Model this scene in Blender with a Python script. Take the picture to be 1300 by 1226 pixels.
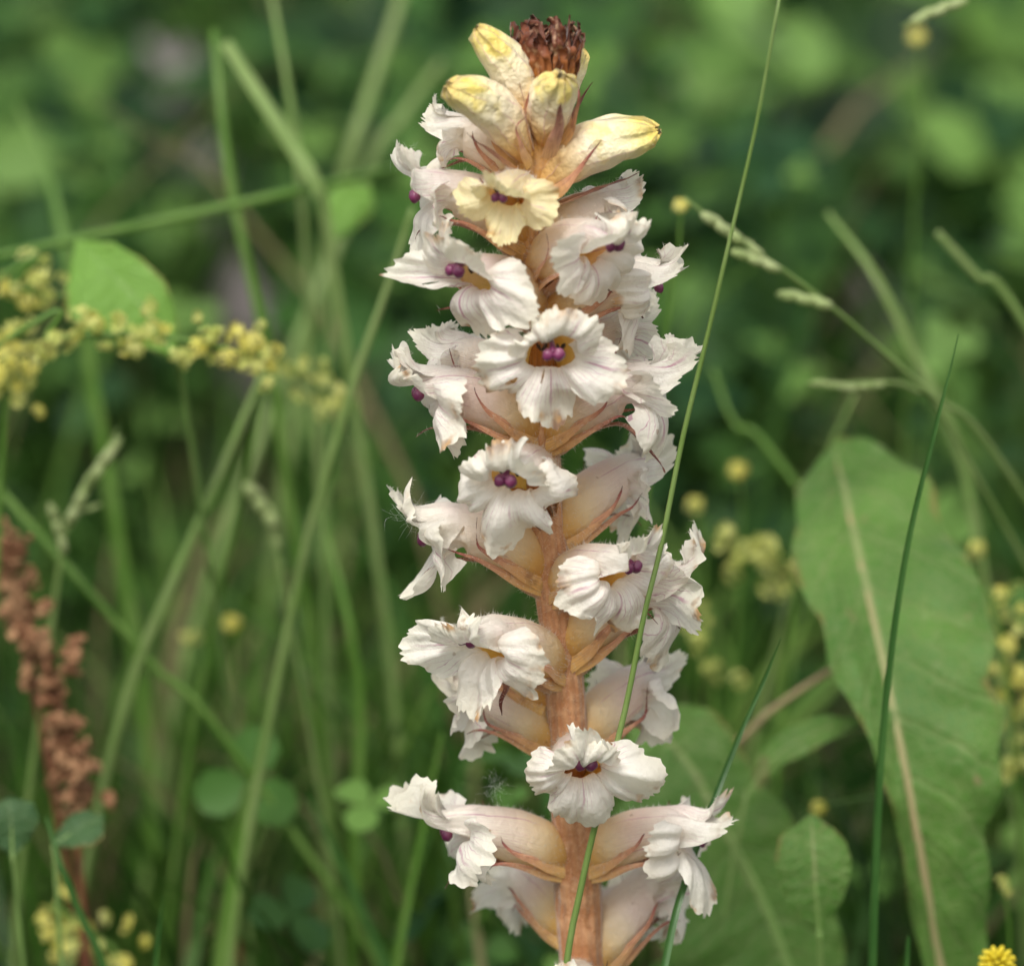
import bpy, math, random
import numpy as np
from mathutils import Vector, Matrix

R = math.radians
MM = 0.001
scene = bpy.context.scene
for o in list(bpy.data.objects):
    bpy.data.objects.remove(o)

# ------------------------------------------------------------------ camera
PITCH = R(15.0)
DIST = 0.60
PXM = 0.12 * MM                      # metres per photo pixel at the focus distance
TARGET = Vector((0, 0, 0.165))
FWD = Vector((0, math.cos(PITCH), -math.sin(PITCH)))
UPV = Vector((0, math.sin(PITCH), math.cos(PITCH)))
RIGHT = Vector((1, 0, 0))
CAM = TARGET - FWD * DIST
cd = bpy.data.cameras.new("camera")
cam = bpy.data.objects.new("camera", cd)
scene.collection.objects.link(cam)
cam.location = CAM
cam.rotation_euler = (math.pi / 2 - PITCH, 0, 0)
cd.sensor_width = 36
cd.sensor_fit = 'HORIZONTAL'
cd.lens = 36 * DIST / (1300 * PXM)
cd.clip_start = 0.01
cd.clip_end = 500
cd.dof.use_dof = True
cd.dof.focus_distance = DIST - 0.006
cd.dof.aperture_fstop = 12.0
scene.camera = cam

# ------------------------------------------------------------------ sky, sun, exposure
SUN_EL, SUN_AZ = R(57), R(198)       # azimuth clockwise from +Y: from behind the camera, to its left
world = bpy.data.worlds.new("World")
scene.world = world
world.use_nodes = True
wn = world.node_tree.nodes
wl = world.node_tree.links
wn.clear()
sky = wn.new("ShaderNodeTexSky")
sky.sky_type = 'NISHITA'
sky.sun_disc = False
sky.sun_elevation = SUN_EL
sky.sun_rotation = SUN_AZ
sky.dust_density = 4.0
hsv = wn.new("ShaderNodeHueSaturation")
hsv.inputs['Saturation'].default_value = 0.22      # thin overcast: the blue is washed out
bg = wn.new("ShaderNodeBackground")
bg.inputs['Strength'].default_value = 0.15
wo = wn.new("ShaderNodeOutputWorld")
wl.new(sky.outputs[0], hsv.inputs['Color'])
wl.new(hsv.outputs[0], bg.inputs['Color'])
wl.new(bg.outputs[0], wo.inputs['Surface'])
sd = bpy.data.lights.new("sun", 'SUN')
sd.energy = 1.3
sd.angle = R(16)
sd.color = (1.0, 0.95, 0.87)
sun = bpy.data.objects.new("sun", sd)
scene.collection.objects.link(sun)
sdir = Vector((math.sin(SUN_AZ) * math.cos(SUN_EL), math.cos(SUN_AZ) * math.cos(SUN_EL), math.sin(SUN_EL)))
sun.rotation_euler = sdir.to_track_quat('Z', 'Y').to_euler()
sun.location = sdir * 3
vs = scene.view_settings
vs.view_transform = 'Standard'
vs.look = 'None'
vs.exposure = 0.58
vs.gamma = 1.0
vs.use_curve_mapping = False
scene.cycles.use_denoising = True
scene.cycles.max_bounces = 8
scene.cycles.diffuse_bounces = 4
scene.cycles.transmission_bounces = 4

# ------------------------------------------------------------------ helpers
def at(px, py, Y=0.0):
    """photo pixel -> point on the upright plane y = Y"""
    d = FWD * DIST + RIGHT * ((px - 650) * PXM) + UPV * ((613 - py) * PXM)
    return CAM + d * ((Y - CAM.y) / d.y)

def hash2(ix, iy, seed):
    h = (ix.astype(np.int64) * 374761393 + iy.astype(np.int64) * 668265263 + seed * 974634777) & 0xffffffff
    h = ((h ^ (h >> 13)) * 1274126177) & 0xffffffff
    return ((h ^ (h >> 16)) & 0xffff) / 65535.0

def vn(x, y, seed=0):
    """value noise, -1..1"""
    x = np.asarray(x, float); y = np.asarray(y, float)
    x, y = np.broadcast_arrays(x, y)
    ix, iy = np.floor(x), np.floor(y)
    fx, fy = x - ix, y - iy
    fx = fx * fx * (3 - 2 * fx); fy = fy * fy * (3 - 2 * fy)
    a = hash2(ix, iy, seed); b = hash2(ix + 1, iy, seed)
    c = hash2(ix, iy + 1, seed); d = hash2(ix + 1, iy + 1, seed)
    return ((a * (1 - fx) + b * fx) * (1 - fy) + (c * (1 - fx) + d * fx) * fy) * 2 - 1

def sstep(x, a, b):
    t = np.clip((np.asarray(x, float) - a) / (b - a), 0, 1)
    return t * t * (3 - 2 * t)

COL = scene.collection

def mesh_data(name, verts, faces, mat=None, pig=None, smooth=True):
    me = bpy.data.meshes.new(name)
    v = np.asarray(verts, float).reshape(-1, 3)
    me.from_pydata(v.tolist(), [], faces if isinstance(faces, list) else faces.tolist())
    if pig is not None:
        p = np.asarray(pig, float).reshape(-1, 4)
        at_ = me.attributes.new("pig", 'FLOAT_COLOR', 'POINT')
        at_.data.foreach_set("color", p.astype(np.float32).ravel())
    if smooth:
        me.polygons.foreach_set("use_smooth", np.ones(len(me.polygons), bool))
    if mat:
        me.materials.append(mat)
    me.update()
    return me

def link(name, me, parent=None, loc=None, rot=None, label=None, cat=None, group=None, kind=None):
    o = bpy.data.objects.new(name, me)
    COL.objects.link(o)
    if parent:
        o.parent = parent
    if loc is not None:
        o.location = loc
    if rot is not None:
        o.rotation_euler = rot
    for k, v in (("label", label), ("category", cat), ("group", group), ("kind", kind)):
        if v:
            o[k] = v
    return o

def grid_faces(nr, nc, off=0, flip=False):
    f = []
    for r in range(nr - 1):
        for c in range(nc - 1):
            a = off + r * nc + c
            q = (a, a + 1, a + nc + 1, a + nc)
            f.append(q[::-1] if flip else q)
    return f

def resample(pts, n):
    """smooth polyline through the points (Catmull-Rom), n samples"""
    P = np.array([tuple(p) for p in pts], float)
    if len(P) == 2:
        return P[0] + (P[1] - P[0]) * np.linspace(0, 1, n)[:, None]
    Q = np.vstack([2 * P[0] - P[1], P, 2 * P[-1] - P[-2]])
    m = len(P) - 1
    out = []
    for t in np.linspace(0, m, n):
        i = min(int(t), m - 1); f = t - i
        p0, p1, p2, p3 = Q[i], Q[i + 1], Q[i + 2], Q[i + 3]
        out.append(0.5 * ((2 * p1) + (-p0 + p2) * f + (2 * p0 - 5 * p1 + 4 * p2 - p3) * f * f + (-p0 + 3 * p1 - 3 * p2 + p3) * f ** 3))
    return np.array(out)

def frames(P, ref=(0, -1, 0.3)):
    T = np.gradient(P, axis=0)
    T /= np.linalg.norm(T, axis=1)[:, None] + 1e-12
    ref = np.array(ref, float)
    S = np.cross(T, ref)
    S /= np.linalg.norm(S, axis=1)[:, None] + 1e-12
    N = np.cross(S, T)
    return T, S, N

def tube_arrays(pts, radii, n=40, sides=8, bump=0.0, seed=0, off=0):
    P = resample(pts, n)
    T, S, N = frames(P)
    rr = np.interp(np.linspace(0, 1, n), np.linspace(0, 1, len(radii)), radii)
    a = np.linspace(0, 2 * math.pi, sides, endpoint=False)
    rad = rr[:, None] * (1 + bump * vn(np.cos(a)[None] * 2 + 5, np.sin(a)[None] * 2 + np.arange(n)[:, None] * .25, seed))
    V = P[:, None] + rad[..., None] * (np.cos(a)[None, :, None] * S[:, None] + np.sin(a)[None, :, None] * N[:, None])
    pig = np.zeros((n, sides, 4)); pig[..., 0] = np.linspace(0, 1, n)[:, None]; pig[..., 1] = (a / 2 / math.pi)[None]; pig[..., 3] = 1
    F = []
    for r in range(n - 1):
        for c in range(sides):
            d = (c + 1) % sides
            F.append((off + r * sides + c, off + r * sides + d, off + (r + 1) * sides + d, off + (r + 1) * sides + c))
    F.append(tuple(off + c for c in range(sides))[::-1])
    F.append(tuple(off + (n - 1) * sides + c for c in range(sides)))
    return V.reshape(-1, 3), F, pig.reshape(-1, 4), P, rr

def join(parts):
    V, F, G, off = [], [], [], 0
    for v, f, g in parts:
        v = np.asarray(v, float).reshape(-1, 3)
        V.append(v); G.append(np.asarray(g, float).reshape(-1, 4))
        F += [tuple(i + off for i in q) for q in f]
        off += len(v)
    return np.vstack(V), F, np.vstack(G)

def blob(center, rad, seed=0, nr=7, nc=10, noise=0.12, b=0.5):
    th = np.linspace(0.02, math.pi - 0.02, nr)[:, None]
    ph = np.linspace(0, 2 * math.pi, nc, endpoint=False)[None]
    d = np.stack([np.sin(th) * np.cos(ph), np.sin(th) * np.sin(ph), np.cos(th) + 0 * ph], -1)
    k = 1 + noise * vn(d[..., 0] * 2.3 + seed * 3.1, d[..., 1] * 2.3 + d[..., 2] * 2.7, seed)
    V = np.asarray(center) + d * k[..., None] * np.asarray(rad)
    F = []
    for r in range(nr - 1):
        for c in range(nc):
            e = (c + 1) % nc
            F.append((r * nc + c, (r + 1) * nc + c, (r + 1) * nc + e, r * nc + e))
    F.append(tuple(range(nc))); F.append(tuple((nr - 1) * nc + c for c in range(nc))[::-1])
    g = np.zeros((nr, nc, 4)); g[..., 0] = np.linspace(1, 0, nr)[:, None]; g[..., 2] = b; g[..., 3] = 1
    return V.reshape(-1, 3), F, g.reshape(-1, 4)

# ------------------------------------------------------------------ materials
class NT:
    def __init__(self, name):
        self.m = bpy.data.materials.new(name)
        self.m.use_nodes = True
        self.t = self.m.node_tree
        self.t.nodes.clear()
        self.out = self.n("ShaderNodeOutputMaterial")
    def n(self, kind, **kw):
        nd = self.t.nodes.new(kind)
        for k, v in kw.items():
            setattr(nd, k, v)
        return nd
    def l(self, a, b):
        self.t.links.new(a, b)
    def val(self, sock, v):
        if isinstance(v, (int, float)):
            sock.default_value = v
        else:
            self.l(v, sock)
    def math(self, op, a, b=0.0, c=0.0, clamp=False):
        nd = self.n("ShaderNodeMath", operation=op, use_clamp=clamp)
        self.val(nd.inputs[0], a); self.val(nd.inputs[1], b); self.val(nd.inputs[2], c)
        return nd.outputs[0]
    def rng(self, v, a, b, c=0.0, d=1.0):
        nd = self.n("ShaderNodeMapRange", interpolation_type='SMOOTHSTEP')
        self.val(nd.inputs[0], v)
        for i, x in zip((1, 2, 3, 4), (a, b, c, d)):
            nd.inputs[i].default_value = x
        return nd.outputs[0]
    def mix(self, f, a, b, mode='MIX'):
        nd = self.n("ShaderNodeMix", data_type='RGBA', blend_type=mode)
        self.val(nd.inputs[0], f)
        for s, v in ((nd.inputs[6], a), (nd.inputs[7], b)):
            if isinstance(v, tuple):
                s.default_value = (*v, 1)
            else:
                self.l(v, s)
        return nd.outputs[2]
    def ramp(self, v, stops):
        nd = self.n("ShaderNodeValToRGB")
        e = nd.color_ramp.elements
        while len(e) < len(stops):
            e.new(0.5)
        for k, (p, c) in zip(e, stops):
            k.position = p; k.color = (*c, 1)
        self.l(v, nd.inputs[0])
        return nd.outputs[0]
    def noise(self, scale, detail=3.0, coord=None, rough=0.55, dist=0.0):
        nd = self.n("ShaderNodeTexNoise")
        nd.inputs['Scale'].default_value = scale
        nd.inputs['Detail'].default_value = detail
        nd.inputs['Roughness'].default_value = rough
        nd.inputs['Distortion'].default_value = dist
        if coord is None:
            coord = self.n("ShaderNodeNewGeometry").outputs['Position']
        self.l(coord, nd.inputs['Vector'])
        return nd.outputs[0]
    def pig(self):
        a = self.n("ShaderNodeAttribute", attribute_name="pig")
        s = self.n("ShaderNodeSeparateColor")
        self.l(a.outputs['Color'], s.inputs[0])
        return s.outputs[0], s.outputs[1], s.outputs[2]
    def bump(self, h, strength, dist):
        nd = self.n("ShaderNodeBump")
        nd.inputs['Strength'].default_value = strength
        nd.inputs['Distance'].default_value = dist
        self.l(h, nd.inputs['Height'])
        return nd.outputs[0]
    def finish(self, col, rough=0.5, spec=0.3, transl=0.0, normal=None, tcol=None, sss=0.0, sssr=0.001, sheen=0.0):
        p = self.n("ShaderNodeBsdfPrincipled")
        if isinstance(col, tuple):
            p.inputs['Base Color'].default_value = (*col, 1)
        else:
            self.l(col, p.inputs['Base Color'])
        self.val(p.inputs['Roughness'], rough)
        p.inputs['Specular IOR Level'].default_value = spec
        if sss:
            p.inputs['Subsurface Weight'].default_value = sss
            p.inputs['Subsurface Scale'].default_value = sssr
            p.inputs['Subsurface Radius'].default_value = (1, .6, .4)
        if sheen:
            p.inputs['Sheen Weight'].default_value = sheen
            p.inputs['Sheen Roughness'].default_value = 0.4
        if normal is not None:
            self.l(normal, p.inputs['Normal'])
        sh = p.outputs[0]
        if transl:
            t = self.n("ShaderNodeBsdfTranslucent")
            c = tcol if tcol is not None else col
            if isinstance(c, tuple):
                t.inputs[0].default_value = (*c, 1)
            else:
                self.l(c, t.inputs[0])
            if normal is not None:
                self.l(normal, t.inputs['Normal'])
            m = self.n("ShaderNodeMixShader")
            m.inputs[0].default_value = transl
            self.l(sh, m.inputs[1]); self.l(t.outputs[0], m.inputs[2])
            sh = m.outputs[0]
        self.l(sh, self.out.inputs['Surface'])
        return self.m

def petal_material(name, yellow=0.0):
    t = NT(name)
    along, across, rnd = t.pig()
    base = t.ramp(along, [(0.0, (0.70, 0.34, 0.07)), (0.11, (0.82, 0.52, 0.17)), (0.22, (0.88, 0.71, 0.43)),
                          (0.38, (0.90, 0.80, 0.67)), (0.55, (0.91, 0.86, 0.77)), (0.8, (0.91, 0.88, 0.80)), (1.0, (0.90, 0.86, 0.72))])
    if yellow:
        base = t.mix(yellow, base, (0.86, 0.74, 0.28))
    # the inside of the tube is yellow
    geo = t.n("ShaderNodeNewGeometry")
    inner = t.math('MULTIPLY', geo.outputs['Backfacing'], t.rng(along, 0.52, 0.44))
    base = t.mix(inner, base, (0.86, 0.58, 0.14))
    # pink veins: fine parallel ones over the tube, one strong one down each lobe
    n1 = t.noise(330, 2)
    w = t.math('ADD', t.math('MULTIPLY', across, 44.0), t.math('MULTIPLY', n1, 5.0))
    s = t.math('ABSOLUTE', t.math('SINE', w))
    fine = t.math('MULTIPLY', t.rng(s, 0.22, 0.02), 0.75)
    mid = t.rng(t.math('ABSOLUTE', t.math('ADD', t.math('SUBTRACT', across, 0.5), t.math('MULTIPLY', t.math('SUBTRACT', n1, 0.5), 0.10))), 0.030, 0.004)
    mid = t.math('MULTIPLY', mid, 0.85)
    side = t.math('MULTIPLY', t.rng(t.math('ABSOLUTE', t.math('SINE', t.math('ADD', t.math('MULTIPLY', t.math('ABSOLUTE', t.math('SUBTRACT', across, 0.5)), 20.0), t.math('MULTIPLY', along, 9.0)))), 0.14, 0.02), 0.36)
    v = t.math('MAXIMUM', t.math('MAXIMUM', fine, mid), side)
    patch = t.rng(t.noise(140, 2), 0.38, 0.62)
    v = t.math('MULTIPLY', v, t.math('MULTIPLY', t.rng(along, 0.16, 0.42), patch))
    v = t.math('MULTIPLY', v, t.rng(along, 0.97, 0.80))
    col = t.mix(v, base, (0.50, 0.20, 0.32))
    # broad pink flush over the back of the tube
    fl = t.math('MULTIPLY', t.math('MULTIPLY', t.rng(t.noise(90, 2), 0.42, 0.68), t.rng(along, 0.2, 0.4)), t.rng(along, 0.78, 0.55))
    col = t.mix(t.math('MULTIPLY', fl, 0.34), col, (0.82, 0.56, 0.57))
    # browned, dried spots on some margins
    edge = t.math('MULTIPLY', t.rng(along, 0.86, 0.985), t.rng(t.math('ADD', t.noise(170, 3), t.math('MULTIPLY', rnd, 0.13)), 0.62, 0.74))
    col = t.mix(t.math('MULTIPLY', edge, 0.85), col, t.mix(t.rng(t.noise(600, 2), .4, .6), (0.56, 0.28, 0.06), (0.28, 0.12, 0.045)))
    speck = t.rng(t.noise(420, 1), 0.77, 0.80)
    col = t.mix(t.math('MULTIPLY', speck, 0.5), col, (0.30, 0.15, 0.07))
    h = t.math('ADD', t.math('ADD', t.math('MULTIPLY', t.noise(900, 4), 0.7), t.math('MULTIPLY', t.noise(330, 2, dist=.6), 0.35)), t.math('MULTIPLY', s, 0.05))
    return t.finish(col, rough=0.40, spec=0.38, transl=0.46, normal=t.bump(h, 0.6, 0.0008), sheen=0.15)

def stem_material():
    t = NT("broomrape_stem")
    along, across, _ = t.pig()
    n = t.noise(420, 5, rough=.65)
    col = t.ramp(along, [(0.0, (0.34, 0.15, 0.06)), (0.5, (0.42, 0.185, 0.075)), (0.75, (0.58, 0.29, 0.11)), (1.0, (0.78, 0.44, 0.08))])
    col = t.mix(t.math('MULTIPLY', t.rng(n, 0.40, 0.66), 0.5), col, (0.66, 0.40, 0.22))
    rib = t.math('SINE', t.math('ADD', t.math('MULTIPLY', across, 2 * math.pi * 16), t.math('MULTIPLY', t.noise(120, 2), 6.0)))
    col = t.mix(t.rng(rib, 0.2, 1.0, 0.0, 0.20), col, (0.28, 0.10, 0.06))
    h = t.math('ADD', t.math('MULTIPLY', rib, 0.12), n)
    return t.finish(col, rough=0.55, spec=0.3, normal=t.bump(h, 0.7, 0.0008), sheen=0.4)

def calyx_material(name, c0, c1, c2, tr=0.15):
    t = NT(name)
    along, across, rnd = t.pig()
    col = t.ramp(along, [(0.0, c0), (0.42, c1), (0.8, c2), (1.0, (0.10, 0.035, 0.02))])
    n = t.noise(500, 3)
    col = t.mix(t.rng(n, 0.5, 0.75, 0.0, 0.5), col, (0.16, 0.06, 0.035))
    cx = t.n("ShaderNodeCombineXYZ")
    t.l(t.math('MULTIPLY', across, 9.0), cx.inputs[0]); t.l(t.math('MULTIPLY', along, 2.5), cx.inputs[1])
    st = t.noise(1.6, 3, cx.outputs[0])
    col = t.mix(t.rng(st, 0.48, 0.66, 0.0, 0.5), col, c2)
    col = t.mix(t.rng(t.noise(700, 2), 0.55, 0.7, 0.0, 0.35), col, (0.72, 0.50, 0.30))
    return t.finish(col, rough=0.55, spec=0.25, transl=tr, normal=t.bump(t.math('ADD', n, t.math('MULTIPLY', st, .05)), 0.5, 0.0005), sheen=0.2)

def simple(name, col, rough=0.5, spec=0.3, transl=0.0, var=None, scale=200, bump=0.0):
    t = NT(name)
    c = col
    n = t.noise(scale, 3)
    if var:
        c = t.mix(t.rng(n, 0.35, 0.68), col, var)
    nm = t.bump(n, 0.4, bump) if bump else None
    return t.finish(c, rough, spec, transl, nm)

def leaf_material(name, dark, light, rib, veins=14.0, transl=0.3, rough=0.42):
    t = NT(name)
    along, across, rnd = t.pig()
    n = t.noise(60, 3)
    col = t.mix(t.rng(n, 0.3, 0.7), dark, light)
    d = t.math('ABSOLUTE', t.math('SUBTRACT', across, 0.5))
    ve = t.math('SINE', t.math('ADD', t.math('SUBTRACT', t.math('MULTIPLY', along, veins * 6.28), t.math('MULTIPLY', d, 16.0)), t.math('MULTIPLY', n, 3.0)))
    vm = t.rng(ve, 0.86, 1.0)
    col = t.mix(t.math('MULTIPLY', vm, 0.13), col, rib)
    col = t.mix(t.math('MULTIPLY', t.rng(d, 0.035, 0.012), 0.7), col, rib)
    net = t.n("ShaderNodeTexVoronoi", feature='DISTANCE_TO_EDGE')
    net.inputs['Scale'].default_value = 420
    t.l(t.n("ShaderNodeNewGeometry").outputs['Position'], net.inputs['Vector'])
    cell = t.rng(net.outputs['Distance'], 0.02, 0.12)
    col = t.mix(t.math('MULTIPLY', t.math('SUBTRACT', 1.0, cell), 0.22), col, rib)
    col = t.mix(t.math('MULTIPLY', t.rng(t.noise(150, 3), 0.66, 0.72), 0.75), col, (0.24, 0.20, 0.09))
    col = t.mix(t.math('MULTIPLY', t.math('MULTIPLY', t.rng(d, 0.44, 0.5), t.rng(t.noise(90, 3), .5, .62)), 0.8), col, (0.26, 0.17, 0.06))
    h = t.math('ADD', t.math('MULTIPLY', cell, 0.25), t.math('SUBTRACT', t.math('MULTIPLY', n, 0.6), t.math('MULTIPLY', vm, 0.5)))
    return t.finish(col, rough + .1, 0.25, transl, t.bump(h, 0.5, 0.0012), tcol=light)

def field_material(name, ramp, transl=0.3, rough=0.45):
    """blades and small leaves: each takes its own hue from the blue channel"""
    t = NT(name)
    along, across, rnd = t.pig()
    col = t.ramp(rnd, ramp)
    col = t.mix(t.rng(t.noise(40, 2), 0.35, 0.7, 0.0, 0.35), col, (0.06, 0.12, 0.02))
    return t.finish(col, rough, 0.15, transl)

M = {}
M['petal'] = petal_material("cream_petal")
M['petal_y'] = petal_material("yellowish_petal", 0.62)
t = NT("cream_bud")
al, ac, rn = t.pig()
c = t.ramp(al, [(0.0, (0.62, 0.31, 0.06)), (0.25, (0.82, 0.58, 0.27)), (0.5, (0.84, 0.73, 0.52)), (0.72, (0.84, 0.75, 0.47)), (0.88, (0.80, 0.68, 0.25)), (1.0, (0.70, 0.52, 0.16))])
c = t.mix(t.math('MULTIPLY', t.rng(t.noise(210, 2), 0.54, 0.64), t.rng(al, 0.35, 0.8, 0.0, 0.75)), c, (0.82, 0.64, 0.14))
ve = t.math('ABSOLUTE', t.math('SINE', t.math('ADD', t.math('MULTIPLY', ac, 30.0), t.math('MULTIPLY', t.noise(250, 2), 3.0))))
c = t.mix(t.math('MULTIPLY', t.math('MULTIPLY', t.rng(ve, 0.16, 0.0), t.rng(t.noise(170, 2), 0.4, 0.6)), 0.75), c, (0.60, 0.30, 0.32))
M['bud'] = t.finish(c, 0.45, 0.3, 0.12, t.bump(t.math('ADD', t.math('ADD', t.noise(700, 3), t.noise(260, 3)), t.math('MULTIPLY', ve, .3)), 0.7, 0.0010), sheen=0.2)
M['stem'] = stem_material()
M['calyx'] = calyx_material("calyx_brown", (0.82, 0.52, 0.17), (0.66, 0.36, 0.20), (0.32, 0.10, 0.09), .25)
M['bract'] = calyx_material("bract_brown", (0.68, 0.42, 0.20), (0.48, 0.25, 0.18), (0.18, 0.06, 0.05), .2)
M['wither'] = calyx_material("withered_brown", (0.78, 0.40, 0.06), (0.34, 0.12, 0.035), (0.15, 0.042, 0.018), 0.08)
t = NT("purple_stigma")
al, ac, rn = t.pig()
c = t.ramp(al, [(0.0, (0.10, 0.014, 0.05)), (0.55, (0.19, 0.035, 0.10)), (1.0, (0.30, 0.11, 0.17))])
M['stigma'] = t.finish(c, 0.28, 0.5, 0, t.bump(t.noise(2500, 2), .2, .0002))
M['anther'] = simple("dark_anther", (0.035, 0.016, 0.010), 0.6, var=(0.09, 0.045, 0.02), scale=2000)
M['hair'] = simple("white_hair", (0.85, 0.80, 0.72), 0.5, 0.3, 0.4)
M['stemhair'] = simple("tan_hair", (0.78, 0.60, 0.45), 0.5, 0.3, 0.4)
M['fluff'] = simple("white_fluff", (0.86, 0.86, 0.84), 0.6, 0.3, 0.4)

# ------------------------------------------------------------------ ground
GR = random.Random(7)
t = NT("soil")
n = t.noise(9, 6); n2 = t.noise(60, 4)
c = t.ramp(n, [(0.3, (0.030, 0.032, 0.016)), (0.5, (0.050, 0.062, 0.024)), (0.62, (0.075, 0.085, 0.035)), (0.75, (0.12, 0.10, 0.06))])
c = t.mix(t.rng(n2, 0.55, 0.75, 0, 0.5), c, (0.15, 0.13, 0.09))
soil = t.finish(c, 0.9, 0.1, 0, t.bump(t.math('ADD', n, n2), 0.8, 0.01))
xs = np.concatenate([-np.geomspace(60, 1.3, 14), np.linspace(-1.2, 1.2, 61), np.geomspace(1.3, 60, 14)])
ys = np.concatenate([-np.geomspace(60, 1.3, 14), np.linspace(-1.2, 4.0, 121), np.geomspace(4.2, 80, 14)])
X, Yg = np.meshgrid(xs, ys)
Z = 0.006 * vn(X * 9, Yg * 9, 3) + 0.012 * vn(X * 3, Yg * 3, 4)
Z = Z - 0.018
G = np.stack([X, Yg, Z], -1)
link("ground", mesh_data("ground", G, grid_faces(len(ys), len(xs)), soil), kind="structure")
def gz(x, y):
    return float(0.006 * vn(x * 9, y * 9, 3) + 0.012 * vn(x * 3, y * 3, 4) - 0.018)

# ------------------------------------------------------------------ the broomrape
STEM_PX = [(693, 92, 3.6), (686, 130, 4.2), (678, 200, 3.3), (671, 290, 2.1), (684, 390, 2.1), (688, 480, 2.2), (690, 570, 2.5), (692, 650, 2.7),
           (700, 720, 2.9), (710, 800, 3.0), (717, 880, 3.1), (725, 980, 3.2), (730, 1060, 3.4), (734, 1140, 3.55), (738, 1226, 3.7)]
stem_pts = [at(x, y) for x, y, r in STEM_PX][::-1]
stem_r = [r * MM for x, y, r in STEM_PX][::-1]
b0 = stem_pts[0]
root_pt = Vector((b0.x + 0.004, 0, gz(b0.x + 0.004, 0) - 0.005))
pre = [root_pt, root_pt.lerp(b0, 0.33) + Vector((0.0008, 0, 0)), root_pt.lerp(b0, 0.68)]
plant = bpy.data.objects.new("broomrape_plant", None)
COL.objects.link(plant)
plant.location = (root_pt.x, 0, 0)
plant.empty_display_size = 0.02
plant["label"] = "tall cream-white flower spike with hairy tan stem and withered brown tip"
plant["category"] = "wildflower"
ORG = np.array(plant.location)

def stem_at_z(z):
    P = [(p.z, p.x, r) for p, r in zip(stem_pts, stem_r)]
    zs = [q[0] for q in P]
    return np.interp(z, zs, [q[1] for q in P]), np.interp(z, zs, [q[2] for q in P])

allp = pre + stem_pts
allr = [5.0 * MM, 4.4 * MM, 4.0 * MM] + stem_r
V, F, g, SP, SR = tube_arrays(allp, allr, n=150, sides=28, bump=0.07, seed=5)
link("stem", mesh_data("stem", V - ORG, F, M['stem'], g), plant)

def hair_mesh(name, P, N, lmin, lmax, rad, rng, mat, droop=0.25):
    """tapered three-sided hairs from the points P along the normals N"""
    n = len(P)
    N = N + rng.normal(0, 0.32, N.shape); N[:, 2] -= droop * rng.random(n)
    N /= np.linalg.norm(N, axis=1)[:, None]
    a = np.cross(N, np.array([0.31, 0.2, 0.93])); a /= np.linalg.norm(a, axis=1)[:, None]
    b = np.cross(N, a)
    L = (lmin + (lmax - lmin) * rng.random(n) ** 1.6)[:, None]
    vs_ = [P + rad * (math.cos(k * 2.0944) * a + math.sin(k * 2.0944) * b) for k in range(3)]
    bend = rng.normal(0, 0.18, N.shape)
    vs_.append(P + N * L + bend * L)
    V = np.stack(vs_, 1).reshape(-1, 3)
    i = np.arange(n)[:, None] * 4
    F = np.concatenate([i + [0, 1, 3], i + [1, 2, 3], i + [2, 0, 3]])
    return mesh_data(name, V, F, mat)

rng = np.random.default_rng(11)
k = rng.integers(34, 149, 9500)
ang = rng.random(9500) * 2 * math.pi
T_, S_, N_ = frames(SP)
nn = np.cos(ang)[:, None] * S_[k] + np.sin(ang)[:, None] * N_[k]
jit = (rng.random(9500) - .5)[:, None] * np.gradient(SP, axis=0)[k]
o = link("stem_hairs", hair_mesh("stem_hairs", SP[k] + jit + nn * SR[k][:, None] * 0.96 - ORG, nn, 0.3 * MM, 1.3 * MM, 0.028 * MM, rng, M['stemhair']), plant)
o["kind"] = "stuff"

# ---- flower pieces, in millimetres: x outward, y sideways, z up
def spine(s, k=1.0, L=12.5, rise=5.7):
    P0, P1, P2 = np.array([-1.5, 0, -0.6]), np.array([4.5, 0, 4.2 * k]), np.array([L, 0, rise])
    s = np.asarray(s, float)[..., None]
    C = (1 - s) ** 2 * P0 + 2 * s * (1 - s) * P1 + s ** 2 * P2
    T = 2 * (1 - s) * (P1 - P0) + 2 * s * (P2 - P1)
    T = T / np.linalg.norm(T, axis=-1, keepdims=True)
    N = np.stack([-T[..., 2], 0 * T[..., 0], T[..., 0]], -1)
    return C, T, N

def tube_wh(s):
    w = np.interp(s, [0, .12, .35, .65, 1], [1.7, 2.5, 3.7, 4.1, 4.1])
    h = np.interp(s, [0, .12, .35, .65, 1], [1.7, 2.6, 4.0, 4.2, 3.5])
    return w, h

LOBES = [("lat", 65, 145), ("mid", 145, 215), ("lat", 215, 295), ("up", 295, 360), ("up", 360, 425)]
NC, NTU, NL = 58, 16, 20

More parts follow.
